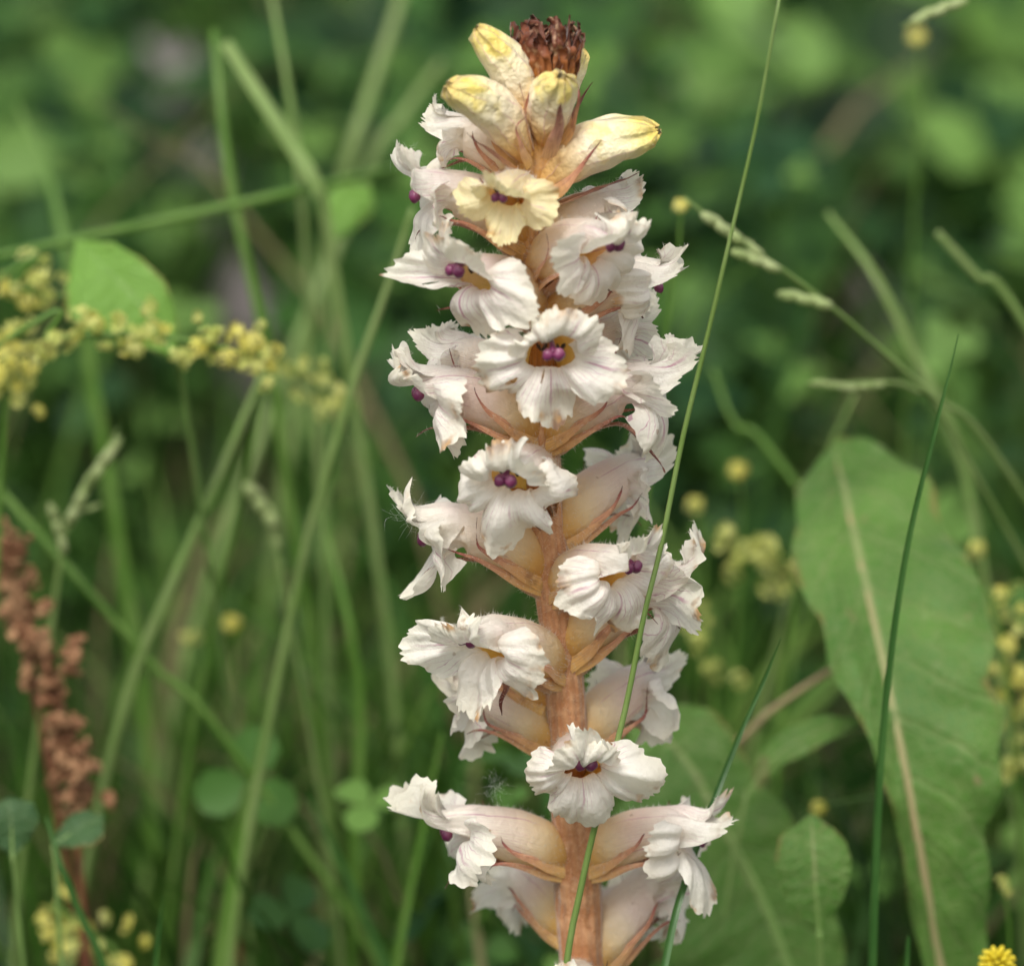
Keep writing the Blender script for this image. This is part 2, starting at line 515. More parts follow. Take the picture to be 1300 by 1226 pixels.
def corolla(seed, lipscale=1.0, open_=1.0, tears=0, upk=65):
    r = np.random.default_rng(seed)
    cols_a, cols_p, cols_l = [], [], []
    for li, (kd, a0, a1) in enumerate(LOBES):
        p = np.linspace(-1, 1, NC)
        cols_a.append(a0 + (p + 1) / 2 * (a1 - a0)); cols_p.append(p); cols_l.append(np.full(NC, li))
    a = np.radians(np.concatenate(cols_a)); p = np.concatenate(cols_p); li = np.concatenate(cols_l)
    nc = len(a)
    sm = 1 - 0.16 * (1 - np.cos(a)) / 2
    rows = []
    k = 1 + r.normal(0, .12)
    rise = 5.7 + r.normal(0, .5)
    for q in np.linspace(0, 1, NTU):
        s = q * sm
        C, T, N = spine(s, k, rise=rise)
        w, h = tube_wh(s)
        h = h * np.where(np.cos(a) < 0, 0.86, 1.0)
        f = 1 + 0.045 * vn(np.cos(a) * 1.8 + 9, np.sin(a) * 1.8 + s * 4, seed)
        rows.append(C + (np.cos(a) * h * f)[:, None] * N + (np.sin(a) * w * f)[:, None] * np.array([0, 1, 0]))
    C1, T1, N1 = spine(1.0, k, rise=rise)
    dip = R(r.normal(-6, 5))
    Fd = T1 * math.cos(dip) + N1 * math.sin(dip)
    Nd = N1 * math.cos(dip) - T1 * math.sin(dip)
    Sd = np.array([0, 1.0, 0])
    Rd = np.cos(a)[:, None] * Nd + np.sin(a)[:, None] * Sd
    Td = -np.sin(a)[:, None] * Nd + np.cos(a)[:, None] * Sd
    Lm = {"up": 9.4, "lat": 9.6, "mid": 10.8}
    E = np.zeros(nc); jag = np.zeros(nc); th = np.zeros((NL, nc)); spread = np.zeros(nc); ruff = np.zeros((NL, nc)); cup = np.zeros((NL, nc))
    t = np.linspace(0, 1, NL)
    for i, (kd, _, _) in enumerate(LOBES):
        m = li == i; pp = p[m]
        L = Lm[kd] * lipscale * (1 + r.normal(0, .09))
        if kd == "up":
            inner = pp if i == 4 else -pp          # -1 at the notch between the two upper lobes
            prof = np.where(inner < 0, 0.66 + 0.34 * (1 - np.abs(pp) ** 2.2), 0.22 + 0.78 * (1 - np.abs(pp) ** 2.6) ** 0.7)
        else:
            prof = 0.12 + 0.88 * (1 - np.abs(pp) ** 2.1) ** 0.62
        ph = r.random() * 50
        teeth = 0.12 * np.abs(((pp * 6.5 + ph + 0.9 * vn(pp * 5, ph, seed)) % 1) * 2 - 1) * (.6 + .5 * vn(pp * 3, ph, seed + 40)) + 0.09 * vn(pp * 11 + ph, 0.5, seed + i)
        E[m] = L * prof * (1 + 0.13 * vn(pp * 2.0 + ph, 3.5, seed + i))
        jag[m] = teeth
        if kd == "up":
            k0, k1, k2 = R(4 + r.normal(0, 5)), R(-17 + r.normal(0, 5)), R((upk + r.normal(0, 20)) * open_)
            tt = k0 + (k1 - k0) * sstep(t, 0, .35) + (k2 - k1) * sstep(t, .48, 1.0)
            spread[m] = 2.6 + r.normal(0, .4)
        elif kd == "lat":
            k0, k1, k2 = R(-66), R(30 + r.normal(0, 10)), R((112 + r.normal(0, 30)) * open_)
            tt = k0 + (k1 - k0) * sstep(t, 0, .30) + (k2 - k1) * sstep(t, .25, .8)
            spread[m] = 0.9 + r.normal(0, .5)
        else:
            k0, k1, k2 = R(-78), R(34 + r.normal(0, 10)), R((122 + r.normal(0, 24)) * open_)
            tt = k0 + (k1 - k0) * sstep(t, 0, .30) + (k2 - k1) * sstep(t, .25, .75)
            spread[m] = 1.0 + r.normal(0, .4)
        th[:, m] = tt[:, None] + R(62) * sstep(t, .66, 1)[:, None] * (vn(pp[None] * 1.6 + ph, 7.7, seed + 3 + i)) + 0.26 * vn(pp[None] * 1.7 + ph, t[:, None] * 1.5, seed + 31 + i)
        am = {"up": 1.3, "lat": 2.1, "mid": 1.9}[kd]
        fq = 1.25 + r.random() * 0.7
        tc = t[:, None]
        ruff[:, m] = (am * (tc ** 1.4) * (vn(pp[None] * fq + ph, tc * 0.9 + ph, seed + i) * 1.25
                      + 0.45 * vn(pp[None] * fq * 2.4 + ph, tc * 1.6, seed + 9 + i))
                      + 0.50 * sstep(tc, .55, 1) * vn(pp[None] * 6.5 + ph, tc * 1.4, seed + 15 + i)
                      + 0.13 * sstep(tc, .1, .6) * vn(pp[None] * 6, tc * 5 + ph, seed + 5))
        cup[:, m] = {"up": -0.5, "lat": -1.7, "mid": -1.9}[kd] * (pp[None] ** 2) * np.sin(np.clip(t[:, None], 0, 1) * math.pi * .8)
    P = rows[-1].copy(); lip = []
    for j in range(NL):
        if j:
            cum = lambda q_: q_ + jag * max(0.0, (q_ - .76) / .24) ** 1.3
            P = P + (E * (cum(t[j]) - cum(t[j - 1])))[:, None] * (np.cos(th[j])[:, None] * Fd + np.sin(th[j])[:, None] * Rd)
        nrm = -np.sin(th[j])[:, None] * Fd + np.cos(th[j])[:, None] * Rd
        lip.append(P + Td * (p * spread * t[j] ** 1.15)[:, None] + nrm * (ruff[j] + cup[j])[:, None])
    A = np.array(rows + lip[1:])                       # rows x cols x 3
    n_rows = len(A)
    pg = np.zeros((n_rows, nc, 4)); pg[..., 3] = 1
    pg[:NTU, :, 0] = (np.linspace(0, 0.5, NTU))[:, None]
    pg[NTU:, :, 0] = 0.5 + 0.5 * t[1:, None] * np.clip(E / np.maximum(E.max(), 1e-6) * 1.05, 0, 1)[None] ** 0.35
    pg[..., 1] = (p * .5 + .5)[None]
    pg[..., 2] = r.random()
    info = dict(C1=C1, F=Fd, N=Nd, S=Sd, k=k, rise=rise)
    # hood: the whole tube and the two upper lobes, one continuous sheet
    faces = []
    up0 = 3 * NC
    for rr in range(n_rows - 1):
        for c in range(nc - 1):
            if rr >= NTU - 1 and c < up0:
                continue
            if rr >= NTU - 1 and c == up0 - 1:
                continue
            ids = [rr * nc + c, rr * nc + c + 1, (rr + 1) * nc + c + 1, (rr + 1) * nc + c]
            faces.append(tuple((q // nc) * nc if (q % nc == nc - 1 and q // nc < NTU - 0) else q for q in ids))
    # lobe joins inside the tube share an angle: weld them
    def weld(faces):
        out = []
        for f in faces:
            g_ = []
            for q in f:
                rw, cl = divmod(q, nc)
                if rw < NTU and cl % NC == 0 and cl > 0:
                    q = q - 1
                g_.append(q)
            g_ = [x for n_, x in enumerate(g_) if x not in g_[:n_]]
            if len(g_) >= 3:
                out.append(tuple(g_[::-1]))
        return out
    hood = compact(A.reshape(-1, 3), weld(faces), pg.reshape(-1, 4))
    petals = []
    for i in range(3):
        c0, c1 = i * NC, (i + 1) * NC
        sub = A[NTU - 2:, c0:c1]; sp = pg[NTU - 2:, c0:c1]
        sub = sub.copy(); sub[0] -= 0.25 * (sub[0] - C1) / np.linalg.norm(sub[0] - C1, axis=1)[:, None]
        f = grid_faces(sub.shape[0], NC, flip=True)
        if tears and r.random() < tears:                # an insect hole or torn slit
            cr, cc = r.integers(6, 13), r.integers(6, NC - 8)
            hole = {(y, x) for y in range(cr, cr + 4) for x in range(cc, cc + 4) if (y - cr - 1.5) ** 2 + (x - cc - 1.5) ** 2 < 3.6}
            f = [q for n_, q in enumerate(f) if (n_ // (NC - 1), n_ % (NC - 1)) not in hole]
        petals.append((sub.reshape(-1, 3), f, sp.reshape(-1, 4)))
    return hood, petals, info

def compact(V, F, g):
    used = sorted({q for f in F for q in f})
    mp = {q: n_ for n_, q in enumerate(used)}
    return V[used], [tuple(mp[q] for q in f) for f in F], g[used]

def strip(pts, widths, n=18, m=7, cupk=0.35, seed=0, rough_=0.12, side=None):
    """tapered curved strip (bract, calyx tooth): pts in mm"""
    P = resample(pts, n)
    T = np.gradient(P, axis=0); T /= np.linalg.norm(T, axis=1)[:, None]
    side = np.array(side if side is not None else (0, 1, 0), float)
    S = side - (T @ side)[:, None] * T
    S /= np.linalg.norm(S, axis=1)[:, None]
    N = np.cross(T, S)
    w = np.interp(np.linspace(0, 1, n), np.linspace(0, 1, len(widths)), widths)
    q = np.linspace(-1, 1, m)
    V = P[:, None] + (w[:, None] * q[None] / 2)[..., None] * S[:, None]
    V = V + (cupk * w[:, None] * (q[None] ** 2) + rough_ * vn(q[None] * 2 + seed, np.arange(n)[:, None] * .5, seed))[..., None] * N[:, None]
    pg = np.zeros((n, m, 4)); pg[..., 0] = np.linspace(0, 1, n)[:, None]; pg[..., 1] = (q * .5 + .5)[None]; pg[..., 3] = 1
    return V.reshape(-1, 3), grid_faces(n, m), pg.reshape(-1, 4)

def stigma_parts(info, hang=0.3, fwd=4.5):
    c = info['C1'] + info['N'] * hang + info['F'] * fwd
    S, N, Fd = info['S'], info['N'], info['F']
    parts = [blob(c + S * 0.78, (0.82, 0.90, 0.98), 3, 10, 14, .16, .1), blob(c - S * 0.70, (0.76, 0.80, 0.86), 4, 10, 14, .2, .1)]
    v, f, g, _, _ = tube_arrays([c + N * 0.2, c + N * 1.1 - Fd * 0.9, c + N * (1.9 - .4 * hang) - Fd * 4, c + N * 1.0 - Fd * 8], [.75, .42, .36, .32], 14, 8)
    g[:, 0] = 0.5 + g[:, 0] * .5
    parts.append((v, f, g))
    return join(parts)

av, af, ag = blob((0, 0, 0), (.42, .34, .85), 8, 8, 8, .25, .2)
ANTHER = mesh_data("anther", av * MM, af, M['anther'], ag)

def dress(fl, info, seed, sc, calyx=True, hairs=420, hv=None, bract_len=1.0, yellow=False):
    """bract, calyx teeth and hairs of a flower or bud; children of it"""
    r = np.random.default_rng(seed + 900)
    k = info['k']
    e = r.normal(0, 1, 6)
    bp = [(-2.2, 0, -4.6), (1.5, 0.1 * e[0], -3.4), (6, .2 * e[1], -0.6), (10.5 * (.4 + .6 * bract_len), .3 * e[2], 0.2), (14 * bract_len, .7 * e[3], -0.2 + 0.8 * e[4]),
          (16.5 * bract_len, 1.2 * e[3], -1.2 + 1.4 * e[4]), (17.4 * bract_len, 1.5 * e[3] + .8 * e[5], -2.6 + 1.6 * e[4])]
    V, F, g = strip(bp, [3.6, 3.6, 2.4, 1.7, 1.1, .6, .1], 24, 7, 0.22, seed, .16)
    link("bract", mesh_data("bract", V * MM * sc, F, M['bract'], g), fl)
    hp = [sample_surface(V, F, 260, r)]
    if calyx:
        for sd_ in (-1, 1):
            for q in range(2):
                e = r.normal(0, 1, 4)
                if q == 0:
                    pts = [(-1.2, 1.9 * sd_, -1.4), (2.2, 3.0 * sd_, 0.2), (5.5, 4.25 * sd_, 2.0 + .3 * e[0]), (8.3 + e[1] * .5, 4.9 * sd_, 3.6 + .6 * e[0]),
                           (10.0 + e[1] * .8, (5.4 + .3 * e[2]) * sd_, 5.4 + .9 * e[0]), (10.6 + e[1], (5.9 + .5 * e[2]) * sd_, 7.4 + 1.2 * e[3])]
                    ws = [2.8, 2.5, 1.1, .6, .38, .06]
                else:
                    pts = [(-1.2, 1.5 * sd_, -2.4), (2.6, 2.5 * sd_, -1.4), (6.2, 3.5 * sd_, .3), (9.2, 3.9 * sd_, 1.5 + .2 * e[0]), (11.8 + e[1] * .5, (4.1 + .2 * e[2]) * sd_, 2.0 + .6 * e[0]),
                           (13.4 + e[1], (4.6 + .4 * e[2]) * sd_, 2.5 + 1.2 * e[3])]
                    ws = [2.1, 1.7, .9, .6, .35, .05]
                V, F, g = strip(pts, ws, 20, 6, 0.10 * sd_, seed + q, .10, side=(0, -.2 * sd_, 1))
                link("calyx_tooth", mesh_data("calyx_tooth", V * MM * sc, F, M['calyx'], g), fl)
                hp.append(sample_surface(V, F, 110, r))
    if hv is not None and hairs:
        P = np.vstack([hv[0]] + [q[0] for q in hp]); N = np.vstack([hv[1]] + [q[1] * r.choice([-1, 1], (len(q[1]), 1)) for q in hp])
        o = link("hairs", hair_mesh("hairs", P * MM * sc, N, .25 * MM, 1.1 * MM, .027 * MM, r, M['hair']), fl)
        o["kind"] = "stuff"

def sample_surface(V, F, n, r):
    F3 = np.array([(f[0], f[1], f[2]) for f in F])
    A, B, C = V[F3[:, 0]], V[F3[:, 1]], V[F3[:, 2]]
    nm = np.cross(B - A, C - A); ar = np.linalg.norm(nm, axis=1)
    ok = ar > 1e-9
    pr = np.where(ok, ar, 0); pr = pr / pr.sum()
    i = r.choice(len(F3), n, p=pr)
    u = r.random((n, 1)); v = r.random((n, 1)) * (1 - u)
    return A[i] + u * (B - A)[i] + v * (C - A)[i], nm[i] / ar[i][:, None]

def orient(fl, base, phi, tilt, roll):
    fl.rotation_euler = (Matrix.Rotation(phi, 4, 'Z') @ Matrix.Rotation(-tilt, 4, 'Y') @ Matrix.Rotation(roll, 4, 'X')).to_euler()
    fl.location = Vector(base) - Vector(ORG)

def place(mouth_px, sc, back=False, phi=None, tilt=0.0, reach=14.5, up=6.8):
    """find the base on the stem and the heading that put the stigma on the photo pixel"""
    px, py = mouth_px
    Y = 0.0
    for _ in range(8):
        mp = at(px, py, Y)
        xs_, rs = stem_at_z(mp.z - up * sc * MM)
        rad = rs * 0.75 + reach * sc * MM
        if phi is None:
            cx = max(-1, min(1, (mp.x - xs_) / rad))
            ph = math.acos(cx) * (1 if back else -1)
        else:
            ph = R(phi)
        Y = rad * math.sin(ph)
    mp = at(px, py, Y)
    d = Vector((math.cos(ph), math.sin(ph), 0))
    base = Vector((mp.x, Y, mp.z)) - d * (reach * sc * MM) - Vector((0, 0, up * sc * MM))
    # keep the base on the stem
    bx = Vector((xs_, 0, base.z)) + d * rs * 0.75
    base = base.lerp(bx, 0.75)
    return base, ph

def flower(mouth, seed, sc=1.0, back=False, phi=None, tilt=0, roll=0, lip=1.1, open_=1.0, yellow=False, tears=.25, bract=1.0, label=None, upk=65):
    hood, petals, info = corolla(seed, lip, open_, tears, upk)
    pm = M['petal_y'] if yellow else M['petal']
    base, ph = place(mouth, sc, back, phi)
    fl = link("flower", mesh_data("flower", hood[0] * MM * sc, hood[1], pm, hood[2]), plant, label=label)
    orient(fl, base, ph, R(tilt), R(roll))
    for V, F, g in petals:
        link("lower_petal", mesh_data("lower_petal", V * MM * sc, F, pm, g), fl)
    if open_ > .6:
        V, F, g = stigma_parts(info) if phi is None else stigma_parts(info, -1.2, 4.6)
        link("stigma", mesh_data("stigma", V * MM * sc, F, M['stigma'], g), fl)
    for q, (sy, dx) in enumerate(((.95, -1.6), (-.95, -1.6), (1.7, -2.6), (-1.7, -2.6)) if open_ > .6 else ()):
        c = info['C1'] + info['N'] * 1.0 + info['F'] * (3.9 + dx) + info['S'] * sy
        a_ = link("anther", ANTHER, fl, loc=c * MM * sc, rot=(0.3 * sy, 0.4, q))
        a_.scale = (sc * .8,) * 3
    r = np.random.default_rng(seed + 77)
    P, N = sample_surface(hood[0], hood[1], 1300, r)
    P2, N2 = [], []
    dress(fl, info, seed, sc, hv=(P, N), bract_len=.68 if phi is None else bract * (.82 + .2 * r.random()))
    return fl

def bud(base_px, tip_px, w, seed, Y0=0.0, Y1=0.0, yellow=.6, calyx=True, label=None, h=None):
    """closed bud from its base pixel to its tip pixel, w wide (mm)"""
    a_, b_ = at(*base_px, Y0), at(*tip_px, Y1)
    L = (b_ - a_).length / MM
    r = np.random.default_rng(seed)
    n, m = 34, 40
    s = np.linspace(0, 1, n)
    cz = 0.10 * L * np.sin(s * math.pi) ** 1.2
    prof = np.interp(s, [0, .1, .3, .55, .75, .87, .95, 1], [.45, .64, .94, 1.0, .88, .70, .52, .16])
    a = np.linspace(0, 2 * math.pi, m, endpoint=False)
    fold = 1 + 0.16 * sstep(s, .30, .9)[:, None] * (np.abs(np.cos(a * 2.5 + r.random() * 6 + s[:, None] * 1.6)) - .5) * 1.6 + 0.06 * vn(np.cos(a)[None] * 2 + seed, np.sin(a)[None] * 2 + s[:, None] * 6, seed)
    fold = fold + 0.30 * sstep(s, .8, 1)[:, None] * vn(a[None] * 4, s[:, None] * 14, seed)
    V = np.zeros((n, m, 3))
    V[..., 0] = (s * L)[:, None] + 0.5 * vn(a[None] * 3, s[:, None] * 5, seed + 2) * sstep(s, .7, 1)[:, None]
    V[..., 1] = (w / 2) * prof[:, None] * fold * np.sin(a)[None]
    V[..., 2] = cz[:, None] + (h or w) / 2 * prof[:, None] * fold * np.cos(a)[None]
    g = np.zeros((n, m, 4)); g[..., 3] = 1; g[..., 0] = s[:, None]; g[..., 1] = (a / 2 / math.pi)[None]; g[..., 2] = yellow
    F = []
    for i in range(n - 1):
        for c in range(m):
            d = (c + 1) % m
            F.append((i * m + c, (i + 1) * m + c, (i + 1) * m + d, i * m + d))
    F.append(tuple((n - 1) * m + c for c in range(m)))
    F = [f[::-1] for f in F]
    V = V.reshape(-1, 3)
    bo = link("bud", mesh_data("bud", V * MM, F, M['bud'], g), plant, label=label)
    d = b_ - a_
    phi = math.atan2(d.y, d.x); el = math.asin(d.z / d.length)
    orient(bo, a_, phi, el, 0)
    P, N = sample_surface(V, F, 800, r)
    info = dict(k=1)
    rr = np.random.default_rng(seed + 5)
    sc = w / 8.4
    if calyx:
        e = rr.normal(0, 1, 4)
        Vb, Fb, gb = strip([(-1, 0, -3.6), (3, 0, -4.1), (7, .2, -4.2), (11, .5 * e[0], -4.6), (14, e[0], -5.4 + e[1])], [2.8, 2.8, 1.8, .9, .1], 20, 7, .2, seed)
        link("bract", mesh_data("bract", Vb * MM * sc, Fb, M['bract'], gb), bo)
        for sd_ in (-1, 1):
            e = rr.normal(0, 1, 4)
            pts = [(-.5, 2.4 * sd_, -1.6), (3, 3.9 * sd_, -1.2), (6, 4.6 * sd_, 0), (8.4, 5.0 * sd_, 1.4 + e[0] * .4), (9.4 + e[1], 5.5 * sd_, 4.0 + e[2])]
            Vb, Fb, gb = strip(pts, [2.4, 2.0, .9, .5, .06], 18, 6, .1 * sd_, seed, .1, side=(0, -.2 * sd_, 1))
            link("calyx_tooth", mesh_data("calyx_tooth", Vb * MM * sc, Fb, M['calyx'], gb), bo)
    o = link("hairs", hair_mesh("hairs", P * MM, N, .25 * MM, 1.1 * MM, .027 * MM, rr, M['hair']), bo)
    o["kind"] = "stuff"
    return bo

# ---- the withered tip
tip = at(693, 84)
wr = np.random.default_rng(3)
for i in range(60):
    az = i * 2.39996 + wr.normal(0, .2)
    ring = (i / 60.0) ** .5
    rad = 0.6 + 3.1 * ring
    lean = 0.05 + 0.12 * ring
    Lb = 11.0 - 2.6 * ring + wr.normal(0, .8)
    d = np.array([math.cos(az), math.sin(az), 0]); tng = np.array([-d[1], d[0], 0])
    pts = []
    for u in np.linspace(0, 1, 7):
        o_ = d * (rad * (0.8 + .5 * math.sin(u * 2.3)) + lean * u * 3) + np.array([0, 0, -3.5 + u * Lb])
        o_ = o_ + (wr.normal(0, .22, 3) * (0.4 + 2.6 * u ** 2))
        pts.append(o_)
    V, F, g = strip(pts, [2.2, 2.8, 2.6, 2.3, 1.9, 1.3, .5], 20, 7, -.22, i, .42, side=tng)
    b = link("withered_bract", mesh_data("withered_bract", V * MM, F, M['wither'], g), plant, loc=tip - Vector(ORG))

# ---- buds below the tip
bud((672, 172), (605, 36), 6.6, 21, -.002, -.005, label="pale pointed bud beside the withered tip")
bud((668, 196), (568, 108), 6.9, 22, -.004, -.012, label="bud with rounded yellow tip")
bud((692, 178), (712, 96), 7.2, 23, -.003, -.010, h=6.4)
bud((700, 170), (738, 62), 5.6, 24, .004, .006)
bud((690, 150), (655, 80), 5.4, 29, .004, .006)
bud((684, 236), (836, 166), 8.6, 25, -.001, -.002, h=7.6, label="large closed bud with pink lines")

# ---- open flowers, top to bottom: stigma pixel in the photograph
FL = [
    dict(mouth=(566, 176), seed=101, sc=.82, phi=172, tilt=14, lip=.75, open_=.55),
    dict(mouth=(640, 230), seed=130, sc=.80, lip=.95, open_=.85, upk=40, tilt=-8, yellow=True, label="small flower tinged pale yellow"),
    dict(mouth=(540, 248), seed=103, sc=.98, phi=-170, tilt=10),
    dict(mouth=(768, 262), seed=104, sc=.86, phi=20, tilt=4, lip=.85),
    dict(mouth=(590, 352), seed=105, sc=1.06, lip=1.2),
    dict(mouth=(766, 306), seed=106, sc=1.05, lip=1.12),
    dict(mouth=(822, 350), seed=107, sc=.98, phi=4, tilt=6),
    dict(mouth=(770, 418), seed=108, sc=.95, phi=42, tilt=4),
    dict(mouth=(562, 440), seed=111, sc=.88, phi=150, lip=.85),
    dict(mouth=(700, 447), seed=109, sc=1.05, upk=115),
    dict(mouth=(546, 497), seed=110, sc=1.04, phi=-166, tilt=4, lip=1.25),
    dict(mouth=(812, 500), seed=112, sc=1.02, phi=-14, tilt=8, lip=1.2),
    dict(mouth=(648, 600), seed=113, sc=1.10, upk=105),
    dict(mouth=(796, 606), seed=114, sc=1.0, phi=36, tilt=6),
    dict(mouth=(552, 668), seed=115, sc=1.08, phi=-174, tilt=8, lip=1.25),
    dict(mouth=(790, 717), seed=116, sc=1.02),
    dict(mouth=(852, 768), seed=117, sc=1.12, phi=-6, tilt=16),
    dict(mouth=(566, 822), seed=118, sc=.9, phi=150, lip=.9),
    dict(mouth=(608, 815), seed=119, sc=1.12, lip=1.2),
    dict(mouth=(590, 880), seed=120, sc=.92, phi=160, tilt=2),
    dict(mouth=(808, 872), seed=121, sc=.98, phi=40, tilt=8),
    dict(mouth=(741, 961), seed=122, sc=1.06, upk=95),
    dict(mouth=(590, 1044), seed=123, sc=1.06, phi=-166, tilt=0, lip=1.25),
    dict(mouth=(868, 1047), seed=124, sc=1.04, phi=-14, tilt=2, lip=1.1),
    dict(mouth=(656, 1100), seed=125, sc=.95, phi=122, tilt=0),
    dict(mouth=(846, 1150), seed=126, sc=1.05, phi=28, tilt=22),
    dict(mouth=(720, 1250), seed=127, sc=1.0),
    dict(mouth=(800, 1130), seed=128, sc=.9, phi=62, tilt=0),
]
for kw in FL:
    flower(**kw)

# ---- tufts of plant down caught on the flowers
def fluff(px, py, Y, size, seed, n, label):
    r = np.random.default_rng(seed)
    c = np.array(at(px, py, Y))
    parts = []
    for i in range(n):
        p0 = r.normal(0, .35, 3) * size; d = r.normal(0, 1, 3); d /= np.linalg.norm(d)
        p1 = p0 + d * size * r.uniform(.5, 1.1) * .6; p2 = p1 + (d + r.normal(0, .5, 3)) * size * .45
        v, f, g, _, _ = tube_arrays([p0, p1, p2], [.012 * MM, .010 * MM, .005 * MM], 6, 3)
        parts.append((v, f, g))
    V, F, g = join(parts)
    link("plant_down", mesh_data("plant_down", V, F, M['fluff'], g), loc=c, label=label, cat="down tuft", group="white down caught on the flowers")
fluff(526, 652, -.003, 3.2 * MM, 1, 60, "wispy white down hanging under an upper lip midway up the spike")
fluff(600, 462, .004, 4.2 * MM, 2, 170, "dense white down tuft wedged between two flower tubes beside the stem")
fluff(628, 998, -.002, 2.2 * MM, 3, 45, "small white down tuft above the lowest side flower's tube")
fluff(516, 200, -.003, 1.8 * MM, 4, 50, "tiny white down tuft on an upper petal tip")
# ------------------------------------------------------------------ the meadow
M['leaf'] = leaf_material("broad_leaf", (0.085, 0.19, 0.036), (0.13, 0.26, 0.05), (0.34, 0.38, 0.16), 9, .4)
M['leaf_dark'] = leaf_material("dark_leaf", (0.030, 0.075, 0.025), (0.05, 0.11, 0.035), (0.10, 0.16, 0.06), 7, .25)
M['leaf_bright'] = leaf_material("bright_leaf", (0.17, 0.34, 0.05), (0.20, 0.38, 0.07), (0.22, 0.40, 0.09), 3, .4)
M['midrib'] = simple("leaf_midrib", (0.30, 0.30, 0.13), .5, .3, .1, (0.38, 0.27, 0.15), 30)
M['grass_green'] = simple("grass_green", (0.11, 0.23, 0.035), .4, .3, .35, (0.16, 0.28, 0.06), 90)
M['rib_green'] = simple("green_midrib", (0.18, 0.30, 0.08), .5, .3, .1, (0.22, 0.32, 0.10), 30)
M['grass_lime'] = simple("grass_lime", (0.17, 0.27, 0.06), .4, .4, .3, (0.23, 0.33, 0.10), 90)
M['grass_dark'] = simple("grass_dark", (0.035, 0.105, 0.020), .38, .4, .25, (0.055, 0.14, 0.03), 90)
M['grass_pale'] = simple("grass_pale", (0.20, 0.31, 0.085), .45, .25, .35, (0.27, 0.36, 0.13), 60)
M['grass_straw'] = simple("grass_straw", (0.30, 0.28, 0.14), .55, .3, .2, (0.36, 0.25, 0.14), 60)
M['yellow'] = simple("yellow_blossom", (0.70, 0.64, 0.12), .5, .3, .35, (0.78, 0.73, 0.25), 400)
M['yellow_green'] = simple("yellow_green_blossom", (0.52, 0.56, 0.14), .5, .3, .35, (0.70, 0.69, 0.26), 300)
M['seed'] = simple("rust_seed", (0.17, 0.075, 0.035), .7, .2, .1, (0.40, 0.23, 0.12), 260)
M['red_stem'] = simple("red_stem", (0.10, 0.035, 0.022), .6, .2, 0, (0.16, 0.06, 0.03), 200)

def to_ground(p, lean=(0, 0)):
    x, y = p[0] + lean[0], p[1] + lean[1]
    return Vector((x, y, gz(x, y) - .002))

def pts_px(path, root=True):
    """path of (px, py, Y); the last one is carried on down to the ground"""
    P = [at(*q) for q in path]
    if root:
        a_, b_ = P[-2], P[-1]
        d = (b_ - a_).normalized()
        run = b_.z + .018
        dz = max(.35, -d.z)
        lean = Vector((d.x, d.y, 0)) / dz * run * .45
        e = to_ground(b_, lean)
        P += [b_.lerp(e, .5) + Vector((d.x, d.y, 0)) * run * .12, e]
    return P

def stem_thing(name, path, r_mm, mat, label, cat="grass stem", group=None, root=True, parent=None, n=44):
    P = pts_px(path, root)
    slim = .75 if path[0][2] > .05 else 1.0
    V, F, g, _, _ = tube_arrays(P, [x * slim * MM for x in r_mm], n, 7, .08, len(label or name))
    o_ = P[-1]
    if parent is not None:
        return link(name, mesh_data(name, V - np.array(parent.location), F, M[mat], g), parent), P
    return link(name, mesh_data(name, V - np.array(o_), F, M[mat], g), loc=o_, label=label, cat=cat, group=group, kind="thing"), P

def blade_thing(name, path, w_mm, mat, label, cat="grass blade", group=None, root=True, fold=.28, ref=(0.25, -1, .35)):
    P3 = pts_px(path, root)
    n, m = 50, 5
    P = resample(P3, n)
    T, S, N = frames(P, ref)
    w = np.interp(np.linspace(0, 1, n), np.linspace(0, 1, len(w_mm)), w_mm) * MM
    q = np.linspace(-1, 1, m)
    V = P[:, None] + (w[:, None] * q[None] / 2)[..., None] * S[:, None] - (fold * w[:, None] * np.abs(q)[None])[..., None] * N[:, None] * -1
    pg = np.zeros((n, m, 4)); pg[..., 0] = np.linspace(0, 1, n)[:, None]; pg[..., 1] = (q * .5 + .5)[None]; pg[..., 3] = 1
    o_ = np.array(P3[-1])
    return link(name, mesh_data(name, V.reshape(-1, 3) - o_, grid_faces(n, m), M[mat], pg), loc=P3[-1], label=label, cat=cat, group=group, kind="thing")

